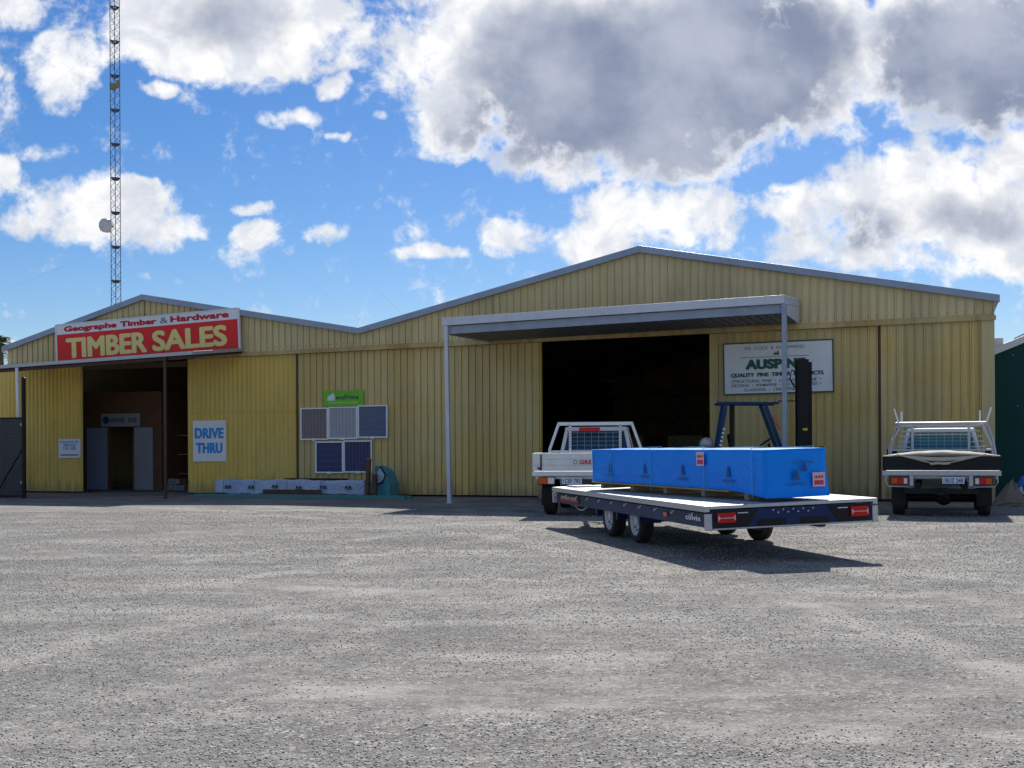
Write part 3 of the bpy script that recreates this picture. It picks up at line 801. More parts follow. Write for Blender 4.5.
mb = MB(); mb.prism([(-w*.39, h*.36), (-w*.21, h*.36), (-w*.21, h*.66), (-w*.24, h*.86), (-w*.31, h*.74), (-w*.39, h*.6)], y, y+.003); mb.build('logo', M['plate'], o)
mb = MB(); mb.box((-w*.38, y, h*.18), (w*.36, y+.003, h*.25)); mb.build('rule', M['lime_pale'], o)
o, w, h, y = board('wall_sign', 'white pine timber products board in a green border beside the wide doorway', 725, 342.5, 833, 392.5, .05, M['white_sign'], M['green_text'], bw=.03)
o.rotation_euler = (0, -.012, FANG)
text('WE  STOCK  &  RECOMMEND', o, M['grey_text'], -.03*w, h*.87, h*.935, y, w*.56, bold=.0)
text('AUSPINE', o, M['green_text'], -w*.02, h*.475, h*.68, y, w*.56, bold=.02, fat=.02)
mb = MB(); mb.box((-w*.34, y, h*.715), (w*.29, y+.003, h*.725)); mb.build('rule', M['green_text'], o)
mb = MB()
for k, s_ in ((-.02, .07), (.005, .1)): mb.prism([(w*(k-.022), h*.755), (w*(k+.012), h*.755), (w*k, h*(.755+s_))], y, y+.003)
mb.build('logo', M['green_text'], o)
text('QUALITY  PINE  TIMBER  PRODUCTS', o, M['green_text'], -w*.01, h*.315, h*.41, y, w*.86, bold=.0, fat=.008)
text('STRUCTURAL PINE  •  LAMINATED PINE  •', o, M['green_text'], -.02*w, h*.215, h*.275, y, w*.83, bold=.012, shear=.25)
text('DECKING  •  PERMAPINE  •  POSTS  •  LININGS  •', o, M['green_text'], -.02*w, h*.13, h*.19, y, w*.83, bold=.012, shear=.25)
text('CLADDING  •  CRAFTPINE  •', o, M['green_text'], -.06*w, h*.04, h*.1, y, w*.52, bold=.012, shear=.25)
# sign over the office doors
so = OV - .04
o, w, h, y = board('door_sign', 'dim grey sign over the open office doors inside the left shed', 101.5, 413.5, 140.5, 426.5, -so, M['door_grey'])
text('HARDWARE', o, M['navy_text'], -w*.08, h*.28, h*.68, y, w*.38, bold=.03)
text('SHOP', o, M['navy_text'], w*.31, h*.28, h*.68, y, w*.22, bold=.03)
mb = MB(); mb.lathe([(.0, 0), (h*.3, 0), (h*.3, .003)], (-w*.37, y, h*.5), 'y', 16); mb.build('logo', M['navy_text'], o)

# framed roofing samples
def sample(label, px0, py0, px1, py1, col, horiz, shade):
    u0, za = fac(px0, py1, .05); u1, _ = fac(px1, py1, .05); _, zc = fac(px0, py0, .05)
    w, h = u1-u0, zc-za
    o = thing('sheet_sample', label, 'display panel', fworld((u0+u1)/2, .05, za), FANG, 'framed steel sheet samples on the wall')
    m_ = worn('sample_' + shade, col, tuple(c*.8 for c in col), .4, .0, 3)
    mb = MB()
    if horiz:
        n = 5; p = (h-.06)/n
        for i in range(n):
            z = .03+i*p
            mb.add([(-w/2+.03, -.012, z), (w/2-.03, -.012, z), (w/2-.03, -.022, z+.86*p), (-w/2+.03, -.022, z+.86*p), (w/2-.03, -.008, z+p), (-w/2+.03, -.008, z+p)],
                   [(0, 1, 2, 3), (3, 2, 4, 5)])
    else: clad(mb, -w/2+.03, w/2-.03, .03, h-.03, -.012, .1, .012)
    mb.build('sheet', m_, o)
    f = MB(); t = .035
    f.box((-w/2, -.04, 0), (w/2, 0, t)); f.box((-w/2, -.04, h-t), (w/2, 0, h)); f.box((-w/2, -.04, t), (-w/2+t, 0, h-t)); f.box((w/2-t, -.04, t), (w/2, 0, h-t))
    f.box((-.06, -.05, -.02), (.06, -.041, .04))
    f.build('frame', M['white_sign'], o)
sample('brown-grey framed sheet sample, left end of the upper row', 301, 408, 328.6, 440, (.20, .17, .17), False, 'taupe')
sample('palest grey framed sheet sample, middle of the upper row', 329, 407, 358, 439.2, (.36, .38, .42), False, 'grey')
sample('slate blue framed sheet sample with horizontal boards', 358.4, 405.4, 388, 438, (.09, .13, .22), True, 'slate')
sample('plain navy framed sheet sample under the brown-grey one', 316, 441.5, 343.8, 473, (.030, .045, .14), True, 'navy')
sample('ribbed navy framed sheet sample behind the leaning brown post', 344.2, 440.5, 372.5, 472.5, (.030, .040, .12), False, 'indigo')

# ------------------------------------------------------------------ stock along the wall
def soft_box(mb, lo, hi, amp, freq, seed, nx=24, ny=6, nz=6):
    """box with a pulled, uneven skin"""
    lo = Vector(lo); hi = Vector(hi); s_ = hi - lo
    def D(p):
        q = Vector((p.x*freq, p.y*freq, p.z*freq)) + Vector((seed, seed*2, 0))
        return p + Vector((noise.noise(q), noise.noise(q+Vector((9, 0, 0))), noise.noise(q+Vector((0, 9, 0))))) * amp
    F = [(lambda a, b: Vector((lo.x+s_.x*a, lo.y, lo.z+s_.z*b)), nx, nz), (lambda a, b: Vector((lo.x+s_.x*a, hi.y, lo.z+s_.z*b)), nx, nz),
         (lambda a, b: Vector((lo.x, lo.y+s_.y*a, lo.z+s_.z*b)), ny, nz), (lambda a, b: Vector((hi.x, lo.y+s_.y*a, lo.z+s_.z*b)), ny, nz),
         (lambda a, b: Vector((lo.x+s_.x*a, lo.y+s_.y*b, hi.z)), nx, ny), (lambda a, b: Vector((lo.x+s_.x*a, lo.y+s_.y*b, lo.z)), nx, ny)]
    for f, n1, n2 in F: mb.grid(lambda a, b, f=f: D(f(a, b)), n1, n2)
def weld(o):
    m = o.modifiers.new('weld', 'WELD'); m.merge_threshold = .002
    return o
so_ = .75
wu0, wu1 = fu(214, so_), fu(364, so_)
zw0, zw1 = fac(290, 496, so_)[1], fac(290, 481, so_)[1]
pk = thing('wrapped_timber', 'low timber pack in printed white wrap along the yellow wall', 'timber pack', fworld((wu0+wu1)/2, so_, 0), FANG)
w = wu1-wu0
mb = MB(); soft_box(mb, (-w/2, 0, .075), (w/2, .55, zw1+.02), .045, 2.1, 3, 70, 10, 8)
wb = weld(mb.build('wrap', M['wrap_white'], pk, smooth=50))
lg = MB()
for k in range(6):
    cx = -w/2 + w*(.1+.16*k); zz = zw1*.6 + random.uniform(-.03, .02); yy = -.04
    for dx in (-.05, .05): lg.prism([(cx+dx-.055, zz), (cx+dx+.055, zz), (cx+dx, zz+.085)], yy, yy+.003)
    lg.box((cx-.1, yy, zz-.03), (cx+.1, yy+.003, zz-.012))
lg.build('printed_mark', M['print_black'], wb)
for k in range(5): bs = MB(); bs.box((-w/2+w*(.05+.22*k), -.03, .0), (-w/2+w*(.05+.22*k)+.09, .6, .05)); bs.build('bearer', M['bearer'], pk)
for k, f_ in enumerate((.07, .28, .5, .72)):
    st = MB(); x = -w/2+w*f_; st.box((x-.005, -.034, .1), (x+.005, -.03, zw1+.02)); st.build('strap', M['print'], pk)
def boards(name, label, u0, u1, off, z0, n, th, wd, mat, skew=0):
    L = u1-u0
    o = thing(name, label, 'boards', fworld((u0+u1)/2, off, z0), FANG+skew)
    mb = MB()
    for k in range(n):
        dx = random.uniform(-.12, .12)
        mb.box((-L/2+dx, .001+k*(wd+.006), 0), (L/2+dx, .001+k*(wd+.006)+wd, th))
    return mb.build('board', mat, o, bevel=.004)
boards('board_stack', 'long blue-green treated boards lying on the ground before the white pack', fu(199, 1.4), fu(410, 1.4), 1.5, .0, 3, .085, .1, M['teal'])
boards('board_stack', 'short dark boards lying on top of the white wrapped pack', fu(285, .5), fu(346, .5), .5, zw1+.022, 2, .04, .13, M['black'])
boards('timber_offcut', 'brown beam lying against the front of the white pack', fu(266, .9), fu(324, .9), .92, .0, 1, .2, .05, M['timber_dark'])
for (px, pt, ww, lab, lean) in ((367, 459, .10, 'tall brown timber post leaning on the stock by the wall', .03), (374.5, 474, .11, 'short dark post beside the teal bundle', -.02)):
    u, zt_ = fac(px, pt, 1.2)
    o = thing('timber_post', lab, 'post', fworld(u, 1.2), FANG)
    mb = MB(); mb.bar((0, 0, 0), (lean, .05, zt_), ww); mb.build('shaft', M['timber_dark'], o, bevel=.006)
    mb = MB(); mb.bar((lean, .05, zt_+.001), (lean, .05, zt_+.014), ww+.006); mb.build('cap', M['timber'], o)
ub, zb_ = fac(379, 466, .7)
ub1 = fu(393.5, .7)
o = thing('covered_bundle', 'teal plastic bundle with rounded end beside the brown posts', 'bundle', fworld((ub+ub1)/2, .95), FANG)
w = ub1-ub
mb = MB()
prof = [(-w/2, .04), (-w/2, zb_), (-w*.1, zb_-.05), (w*.25, zb_*.78), (w*.48, zb_*.45), (w*.5, .04)]
n = len(prof)
mb.grid(lambda a, b: (Vector((np.interp(a*(n-1), range(n), [p[0] for p in prof]), .55*b, np.interp(a*(n-1), range(n), [p[1] for p in prof]))) + Vector((0, 0, 1))*.03*noise.noise((a*9, b*6, 1))), 30, 10)
mb.prism(prof, .001, .02); mb.prism(prof, .53, .55)
mb.build('cover', M['tarp_teal'], o, smooth=50)
mb = MB(); q = [(-w*.5, zb_*.62), (-w*.1, zb_*.95), (w*.2, zb_*.72), (w*.02, zb_*.5), (-w*.4, zb_*.4)]
mb.prism(q, -.03, -.003); mb.build('end_flap', M['wrap_white'], o)
mb = MB(); mb.tube([(-w*.4, -.02, zb_*.42), (w*.05, -.03, zb_*.5), (w*.26, -.03, zb_*.74), (-w*.1, -.02, zb_*.98)], .022, 6); mb.build('band', M['black'], o, smooth=50)

# ------------------------------------------------------------------ things inside the sheds
def pack(label, u, off, z, L, W, H, mat, name='timber_pack', cat='timber pack', grp=None):
    o = thing(name, label, cat, fworld(u, off, z), FANG, grp)
    mb = MB()
    nx = max(2, int(L/.14)); nz = max(2, int(H/.07))
    for i in range(nx):
        for k in range(nz):
            d = random.uniform(-.03, .03)
            mb.box((-L/2+i*L/nx+.003, d, .06+k*H/nz+.002), (-L/2+(i+1)*L/nx-.003, W+d, .06+(k+1)*H/nz-.002))
    mb.build('boards', mat, o)
    for y in (.2, W-.3): bs = MB(); bs.box((-L/2, y, 0), (L/2, y+.09, .058)); bs.build('bearer', M['bearer'], o)
    return o
labs = ['pine pack deep inside the wide doorway, leftmost of the lower row', 'pine pack deep inside the wide doorway, middle of the lower row', 'pine pack deep inside the wide doorway, rightmost of the lower row']
for k in range(3): pack(labs[k], 5.0+k*1.9, -9.0, .014, 1.2, 3.0, .8, M['timber'], grp='pine packs inside the larger shed')
labs = ['dim pine pack stacked on the leftmost pack in the wide doorway', 'dim pine pack stacked on the middle pack in the wide doorway', 'dim pine pack stacked on the rightmost pack in the wide doorway']
for k in range(3): pack(labs[k], 5.0+k*1.9, -9.0, .88, 1.1, 3.0, .7, M['timber'], grp='pine packs inside the larger shed')
rk = thing('storage_rack', 'tall dark cantilever rack of boards at the back of the wide doorway', 'rack', fworld(6.8, -12.8), FANG)
mb = MB()
for x in (-3, -1, 1, 3): mb.box((x-.08, 0, .013), (x+.08, .14, 3.7)); mb.box((x-.07, -1.1, .013), (x+.07, -.001, .12))
mb.build('upright', M['fork_blue'], rk)
mb = MB()
for x in (-3, -1, 1, 3):
    for z in (1.2, 2.1, 3.0): mb.box((x-.05, -1.0, z), (x+.05, -.001, z+.09))
mb.build('arm', M['fork_blue'], rk)
for z in (1.295, 2.195, 3.095):
    mb = MB()
    for k in range(6): mb.box((-3.2+random.uniform(-.2, .2), -.95+k*.15, z), (3.2+random.uniform(-.2, .2), -.95+k*.15+.12, z+.2))
    mb.build('boards', M['timber_dark'], rk)
sh = thing('goods_shelf', 'dim timber shelf of goods behind the brown pole in the left doorway', 'shelf', fworld(inu(171), -3.2), FANG)
mb = MB()
for x in (-.55, .55):
    for y in (0, .5): mb.box((x-.03, y, .013), (x+.03, y+.05, 2.1))
mb.build('upright', M['timber_dark'], sh)
for z in (.5, 1.1, 1.7):
    mb = MB(); mb.box((-.6, -.02, z), (.6, .57, z+.03)); mb.build('shelf_board', M['timber'], sh)
for k, (dx, z) in enumerate(((-.35, 0.013), (.1, 0.013), (-.1, .20))):
    o = thing('cement_bag', ('pale paper bag on the floor in the left doorway, nearer the office doors', 'pale paper bag on the floor in the left doorway, nearer the yellow wall', 'pale paper bag lying on top of two others in the left doorway')[k], 'bag', fworld(inu(171)+dx, -2.55, z), FANG, 'paper bags in the left doorway')
    mb = MB(); soft_box(mb, (-.2, 0, .0), (.2, .4, .17), .02, 4, k+2, 8, 8, 4); weld(mb.build('sack', M['bag'], o, smooth=60))
    mb = MB(); mb.box((-.12, -.03, .05), (.12, -.022, .11)); mb.build('printed_band', M['blue_text'], o)

# ------------------------------------------------------------------ left gate
def mesh_gate():
    off = 3.3
    u1, zt_ = fac(22.5, 418, off); u0 = u1-2.4
    o = thing('chain_link_gate', 'dark chain-link gate at the left edge before the mustard wall', 'gate', fworld(u0, off), FANG)
    W = u1-u0
    f = MB()
    for p, q in (((0, 0, .06), (0, 0, zt_)), ((W, 0, .06), (W, 0, zt_)), ((0, 0, zt_), (W, 0, zt_)), ((0, 0, .06), (W, 0, .06)), ((W-.9, 0, .1), (W, 0, zt_*.62))):
        f.tube([p, q], .022, 8)
    f.build('gate_frame', M['black'], o, smooth=50)
    m = MB(); s = .07; H = zt_-.06
    k = -H
    while k < W:
        for sg in (1, -1):
            a0, a1 = max(k, 0), min(k+H, W)
            if a1 > a0:
                za, zb2 = .06+(a0-k), .06+(a1-k)
                if sg < 0: za, zb2 = zt_+.06-za, zt_+.06-zb2
                m.bar((a0, -.012*sg*.3, za), (a1, -.012*sg*.3, zb2), .005)
        k += s
    m.build('wire_mesh', M['wire'], o)
    c = MB(); c.box((.02, .03, .08), (W-.02, .034, zt_-.02)); c.build('shade_cloth', M['shade'], o)
    u1 -= .05
    p = thing('gate_post', 'dark steel gate post beside the white awning post', 'post', fworld(u1+.09, off), FANG)
    b = MB(); b.tube([(0, 0, 0), (0, 0, fac(24, 378, off)[1])], .055, 12); b.build('shaft', M['black'], p, smooth=50)
    b = MB(); b.lathe([(.0, .03), (.04, .025), (.06, 0)], (0, 0, fac(24, 378, off)[1]), 'z', 12); b.build('cap', M['black'], p, smooth=50)
    for z in (.4, zt_-.2):
        b = MB(); b.box((-.10, -.02, z), (-.05, .02, z+.06)); b.build('hinge', M['galv'], p)
mesh_gate()

# ------------------------------------------------------------------ wheels, vehicles
def wheel(parent, loc, r, wd, face, rim_mat, rim_r=None, steel=True):
    """face = -1: outer side looks to local -x"""
    rr = rim_r or r*.62
    t = MB()
    t.lathe([(rr, -wd*.42), (rr+.02, -wd*.5), (r*.90, -wd*.5), (r*.975, -wd*.42), (r, -wd*.3), (r, -wd*.10), (r*.975, -wd*.09), (r*.975, -wd*.05), (r, -wd*.04), (r, wd*.04), (r*.975, wd*.05),
             (r*.975, wd*.09), (r, wd*.1), (r, wd*.3), (r*.975, wd*.42), (r*.90, wd*.5), (rr+.02, wd*.5), (rr, wd*.42), (rr, -wd*.42)], (0, 0, 0), 'x', 36)
    o = bpy.data.objects.new('wheel', None); COL.objects.link(o); o.parent = parent; o.location = loc
    t.build('tyre', M['rubber'], o, smooth=40)
    d = MB(); f = face*wd
    d.lathe([(rr+.004, f*.45), (rr-.012, f*.47), (rr-.022, f*.40), (rr-.03, f*.22), (rr*.72, f*.16), (rr*.55, f*.28), (rr*.32, f*.30), (rr*.30, f*.40), (rr*.2, f*.44), (0, f*.45)], (0, 0, 0), 'x', 32)
    ri = d.build('rim', rim_mat, o, smooth=35)
    h = MB()
    for k in range(8):
        a = k*math.pi/4
        h.lathe([(0, f*.305), (rr*.085, f*.305), (rr*.085, f*.20)], (0, math.cos(a)*rr*.64, math.sin(a)*rr*.64), 'x', 8)
    h.build('vent_hole', M['black'], ri)['kind'] = 'stuff'
    n = MB()
    for k in range(5):
        a = k*2*math.pi/5
        n.lathe([(0, f*.37), (.011, f*.36), (.012, f*.29)], (0, math.cos(a)*rr*.42, math.sin(a)*rr*.42), 'x', 6)
    n.build('wheel_nut', M['galv'], ri)['kind'] = 'stuff'
    return o

def make_ute(label, loc, yaw, W, L, deck, side, hb_top, paint, style):
    """tray-back utility; origin on the ground under the middle of the tail, +y forward"""
    o = thing('ute', label, 'ute', loc, yaw)
    r = .34
    ya, yf = .88, .88+2.55 if style == 'white' else .88+2.15
    for x, f in ((-.74, -1), (.74, 1)):
        wheel(o, (x, ya, r), r, .22, f, M['alu']); wheel(o, (x, yf, r), r, .22, f, M['alu'])
    ch = MB()
    for x in (-.4, .4): ch.box((x-.05, .12, .50), (x+.05, yf, .62))
    ch.tube([(-.66, ya, r), (.66, ya, r)], .06, 10); ch.lathe([(0, -.14), (.12, -.1), (.16, 0), (.12, .1), (0, .14)], (.05, ya, r), 'y', 14)
    ch.tube([(.3, .3, .42), (.3, 2.0, .42)], .035, 8); ch.box((-.1, .04, .40), (.1, .3, .52))
    ch.build('chassis', M['black'], o, smooth=40)
    tw = MB(); tw.box((-.62, .05, .42), (.62, .12, .52)); tw.box((-.05, -.06, .40), (.05, .05, .46)); tw.lathe([(0, .08), (.02, .075), (.025, .05), (.015, .0)], (0, -.03, .46), 'z', 10)
    tw.build('tow_bar', M['black'], o, bevel=.006)
    # tray
    tm = M['alu'] if style == 'white' else M['galv']
    t = MB(); t.box((-W/2, 0, deck-.09), (W/2, L, deck)); 
    for k in range(6): t.box((-W/2+.05, .15+k*(L-.3)/5, deck-.15), (W/2-.05, .22+k*(L-.3)/5, deck-.09))
    tray = t.build('tray', tm, o, bevel=.008)
    gm = M['alu'] if style == 'white' else M['black']
    for x in (-W/2, W/2-.03):
        s = MB()
        s.box((x, .06, deck+.004), (x+.03, L-.02, deck+side))
        if style == 'white':
            for k in (1, 2): s.box((x-.006, .07, deck+side*k/3-.006), (x+.036, L-.03, deck+side*k/3+.006))
        s.build('drop_side', gm, o, bevel=.005)
    s = MB(); s.box((-W/2+.02, .005, deck+.004), (W/2-.02, .035, deck+side))
    if style == 'white':
        for k in (1, 2): s.box((-W/2+.025, .0, deck+side*k/3-.006), (W/2-.025, .04, deck+side*k/3+.006))
    tg = s.build('tailgate', gm, o, bevel=.005)
    lt = MB()
    for x in (-W/2+.17, W/2-.17): lt.box((x-.012, -.02, deck+.03), (x+.012, .004, deck+side-.03)); lt.cbox((x-.03, -.012, deck+.05), (.08, .02, .03), 0, 0, .5)
    if style == 'white': lt.build('latch', M['black'], tg)
    # headboard
    hy = L-.05; fw = W/2-.05; tw_ = W/2*.76
    b = MB(); q = .055
    zt = hb_top
    for sx in (-1, 1):
        b.bar((sx*fw, hy, deck), (sx*fw, hy, deck+.42), q); b.bar((sx*fw, hy, deck+.40), (sx*tw_, hy, zt), q)
    b.bar((-tw_-.02, hy, zt), (tw_+.02, hy, zt), q, .07)
    b.bar((-fw, hy, deck+.36), (fw, hy, deck+.36), .04)
    for sx in (-1, 1): b.bar((sx*W*.26, hy, deck), (sx*W*.26, hy, zt-.02), .05)
    hb = b.build('headboard', M['white'] if style == 'white' else M['galv'], o, bevel=.006)
    b = MB()
    for k in range(8): x = -W*.26+W*.52*k/7; b.bar((x, hy, deck+.38), (x, hy, zt-.10), .004)
    for k in range(6): z = deck+.4+(zt-.1-deck-.4)*k/5; b.bar((-W*.26, hy, z), (W*.26, hy, z), .004)
    b.build('window_mesh', M['galv'], hb)
    if style == 'white':
        b = MB(); b.box((-.32, hy-.05, zt-.15), (.10, hy-.028, zt-.075)); b.build('brake_light', M['red_lens'], hb)
        b = MB()
        for sx in (-1, 1):
            for k in range(9): b.cbox((sx*W*.26, hy-.028, deck+.45+k*.055), (.022, .008, .02))
        b.build('slot', M['black'], hb)['kind'] = 'stuff'
    else:
        b = MB()
        for sx in (-1, 1):
            for k in range(5):
                z = deck+.42+k*.1; x0 = sx*W*.28; x1 = sx*(fw-.12-(z-deck-.42)*.35)
                b.bar((x0, hy, z), (x1, hy+.02, z+.01), .05, .02)
        b.build('louvre', M['galv'], hb)
    # cab
    cy0, cy1 = L+.04, L+1.28
    fy = yf+.52
    c = MB()
    hw = .80
    low = [(cy0, .42), (cy0, 1.0), (cy1+.1, 1.0), (fy-.15, .93), (fy, .80), (fy+.03, .45)]
    c.prism(low, -hw, hw, 'x')
    body = c.build('cab_body', paint, o, bevel=.04)
    rz = hb_top-.06
    c = MB()
    bt = .735; tp = .60; yb0, yb1 = cy0+.02, cy0+.12; yf0, yf1 = cy1+.08, cy1-.42
    # pillars and roof
    for sx in (-1, 1):
        c.bar((sx*bt, yb0+.03, 1.0), (sx*tp, yb1+.03, rz-.06), .075); c.bar((sx*bt, yf0, 1.0), (sx*tp, yf1, rz-.06), .06)
    c.box((-tp-.035, yb1-.03, rz-.09), (tp+.035, yf1+.04, rz))
    c.bar((-bt, yb0+.03, 1.02), (bt, yb0+.03, 1.02), .07)
    c.build('cab_roof', paint, o, bevel=.03)
    def pane(pts, name='window'):
        m = MB(); m.add(pts, [(0, 1, 2, 3)]); return m.build(name, M['glass_dark' if style == 'white' else 'glass'], o, fix=False)
    pane([(-bt+.05, yb0+.045, 1.05), (bt-.05, yb0+.045, 1.05), (tp-.04, yb1+.04, rz-.1), (-tp+.04, yb1+.04, rz-.1)], 'rear_window')
    pane([(bt-.02, yf0+.01, 1.01), (-bt+.02, yf0+.01, 1.01), (-tp, yf1+.01, rz-.08), (tp, yf1+.01, rz-.08)], 'windscreen')
    for sx in (-1, 1):
        pane([(sx*(bt+.012), yb0+.06, 1.01), (sx*(bt+.012), yf0-.03, 1.01), (sx*(tp+.02), yf1-.02, rz-.09), (sx*(tp+.02), yb1+.06, rz-.09)], 'side_window')
        m = MB(); m.cbox((sx*.95, yf0-.12, 1.12), (.2, .08, .2)); m.bar((sx*.78, yf0-.1, 1.06), (sx*.9, yf0-.1, 1.08), .03); m.build('mirror', M['black'], o, bevel=.02)
        m = MB()
        for k in range(12):
            pass
        m.grid(lambda a, b_, sx=sx: Vector((sx*(.60+.26*b_), ya+math.cos(math.pi*(a*1.05-.03))*.42, r+.01+math.sin(math.pi*(a*1.05-.03))*.42)), 14, 2)
        gu = m.build('mudguard', M['black'], o); s_ = gu.modifiers.new('solid', 'SOLIDIFY'); s_.thickness = .012
        m = MB(); m.box((sx*.73-.13, ya-.46, .20), (sx*.73+.13, ya-.45, .52)); m.build('mud_flap', M['black'], o)
    for sx in (-1, 1):
        m = MB(); m.box((sx*.62-.1, fy-.04, .66), (sx*.62+.1, fy+.03, .82)); m.build('headlight', M['clear_lens'], o, bevel=.02)
    return o, tray, tg

# the white ute by the doorway
y1 = R(-9)
tl_ = aty(532, 470, 22.3)
right = Vector((math.cos(y1), math.sin(y1), 0))
Wl = 1.96
o, tray, tg = make_ute('white ute with silver tray parked nose-in to the wide doorway', Vector((tl_.x, tl_.y, 0)) + right*Wl/2, y1, Wl, 2.3, .845, .34, 1.765, M['white'], 'white')
dk = .845
for x in (-Wl/2+.12, Wl/2-.42): tl2 = MB(); tl2.box((x, -.03, dk-.245), (x+.3, .03, dk-.105)); tl2.build('lamp_bracket', M['black'], o)
for sx in (-1, 1):
    m = MB(); m.cm = 0; m.box((sx*(Wl/2-.21)-.08, -.05, dk-.23), (sx*(Wl/2-.21)+.08, -.031, dk-.115)); m.cm = 1
    m.box((sx*(Wl/2-.36)-.06, -.05, dk-.23), (sx*(Wl/2-.36)+.06, -.031, dk-.115))
    tlo = m.build('tail_light', [M['amber_lens'] if sx < 0 else M['red_lens'], M['clear_lens']], o)
m = MB(); m.box((-.42, -.03, dk-.235), (-.05, -.018, dk-.115)); pl = m.build('number_plate', M['plate'], o)
text('1CEF 783', pl, M['plate_blue'], -.235, dk-.215, dk-.135, -.034, .32, bold=.02)
text('GRE', tg, M['red_text'], .02, dk+.13, dk+.21, -.004, .22, bold=.04)
m = MB(); m.lathe([(.028, 0), (.04, -.002), (.04, 0)], (-.17, .0, dk+.17), 'y', 16); m.build('logo', M['grey_text'], tg)

# the ute with the ladder rack at the right
y2 = R(-19.5)
tc_ = aty(941, 470, 21.4)
Wr = 2.0
o, tray, tg = make_ute('ute with black tray sides, ladder rack and beige cover by the right corner', Vector((tc_.x, tc_.y, 0)), y2, Wr, 2.2, .84, .26, 1.69, worn('pale_cab', (.55, .62, .70), (.4, .46, .55), .35, 0, 2, coat=.2), 'rack')
dk = .84
# ladder rack: second hoop, crossbar pins
b = MB()
hy = 1.85
for sx in (-1, 1):
    b.tube([(sx*.95+.03, hy, dk+.02), (sx*.95+.03, hy, dk+.30), (sx*.91+.03, hy, dk+.55), (sx*.83+.03, hy, dk+.80), (sx*.78+.03, hy, 1.71)], .024, 8)
b.tube([(-.82, hy, 1.72), (.86, hy, 1.72)], .026, 8)
rk = b.build('ladder_rack', M['galv'], o, smooth=45)
for sx in (-1, 1):
    b = MB(); b.bar((sx*.80+.03, hy, 1.74), (sx*.88+.03, hy, 2.01), .07, .03); b.build('rack_pin', M['white'], rk)
    b = MB(); b.bar((sx*.72, 2.14, 1.72), (sx*.72, 2.14, 1.96), .035); b.build('rack_pin', M['white'], rk)
for sx in (-1, 1):
    m = MB(); m.box((sx*.72-.17, -.02, dk-.27), (sx*.72+.17, .04, dk-.09)); br_ = m.build('lamp_bracket', M['timber_dark'], o)
    m = MB(); m.box((sx*.50-.03, -.012, dk-.27), (sx*.50+.03, .03, dk-.09)); m.build('bracket_end', M['galv'], br_)
    m = MB()
    m.cm = 0; m.box((sx*.79-.05, -.04, dk-.235), (sx*.79+.05, -.021, dk-.135))
    m.cm = 1; m.box((sx*.685-.05, -.04, dk-.24), (sx*.685+.05, -.021, dk-.13))
    m.cm = 2; m.box((sx*.60-.03, -.04, dk-.235), (sx*.60+.03, -.021, dk-.135))
    m.build('tail_light', [M['amber_lens'], M['red_lens'], M['clear_lens']], o)
m = MB(); m.box((.02, -.03, dk-.23), (.39, -.018, dk-.115)); pl = m.build('number_plate', M['plate'], o)
text('1BUZ 248', pl, M['plate_blue'], .205, dk-.215, dk-.135, -.034, .32, bold=.02)
for sx in (-1, 1):
    m = MB(); m.tube([(sx*.93, .0, dk-.05), (sx*.94, -.01, dk-.2), (sx*.90, -.02, dk-.28), (sx*.55, -.02, dk-.29)], .012, 6)
    m.build('lamp_guard', M['galv'], o, smooth=50)
cv = thing('load_cover', 'rolled beige canvas cover tied across the tail of the rack ute', 'cover', Vector((tc_.x, tc_.y, dk+.26)), y2)
m = MB()
def roll(a, b_):
    x = (a-.5)*1.96; e = max(.08, 1-abs(a-.5)**2*3.7)
    t = b_*2*math.pi
    return Vector((x, .16+math.cos(t)*.24*e**.5, .045*e+math.sin(t)*.055*e+.008*noise.noise((x*5, b_*4, 0))))
m.grid(roll, 40, 14); m.build('roll', M['canvas'], cv, smooth=60)
m = MB()
def sag(a, b_):
    x = (a-.5)*1.5; e = 1-(2*a-1)**2
    return Vector((x, -.012-.03*e*math.sin(b_*3.1)-.012, .03-.03*e*1.6-b_*.075*e+.006*noise.noise((x*7, b_*3, 3))))
m.grid(sag, 36, 6)
k_ = m.build('hanging_fold', M['canvas'], cv, smooth=60); s_ = k_.modifiers.new('solid', 'SOLIDIFY'); s_.thickness = .008
m = MB()
m.tube([(-.55, -.03, -.02), (-.3, -.035, -.09), (-.12, -.04, -.135)], .012, 6); m.tube([(.62, -.03, -.0), (.35, -.035, -.07), (.1, -.04, -.13)], .013, 6)
m.tube([(-.18, -.04, -.14), (-.05, -.05, -.125), (.05, -.05, -.135), (.15, -.04, -.125)], .022, 7)
m.build('tie', M['canvas'], cv, smooth=60)

# ------------------------------------------------------------------ trailer and its load
HD = .64
c0 = atz(706.5, 506.3, HD); c1 = atz(553, 487, HD); c2 = atz(875, 498.7, HD)
ang = math.atan2(c1.y-c0.y, c1.x-c0.x) 
lx = Vector((math.cos(ang-math.pi/2), math.sin(ang-math.pi/2), 0)); ly = Vector((math.cos(ang), math.sin(ang), 0))
TL = (c1-c0).dot(ly); TW = 2.08
tr = thing('flatbed_trailer', 'flatbed trailer with galvanised deck edge, navy tail and red lamps', 'trailer', Vector((c0.x, c0.y, 0)), ang-math.pi/2)
tr.rotation_euler = (0, -R(1.8), ang-math.pi/2)     # leaning a little on its springs
d = MB(); d.box((.06, .05, HD-.03), (TW-.06, TL-.05, HD-.004))
for k in range(1, 12): d.box((.065, k*TL/12-.004, HD-.004), (TW-.065, k*TL/12+.004, HD-.001))
d.build('deck', M['deck'], tr)
e = MB()
for x0, x1 in ((0, .059), (TW-.059, TW)): e.box((x0, 0, HD-.068), (x1, TL, HD))
e.box((.06, 0, HD-.04), (TW-.06, .05, HD)); e.box((.06, TL-.05, HD-.085), (TW-.06, TL, HD))
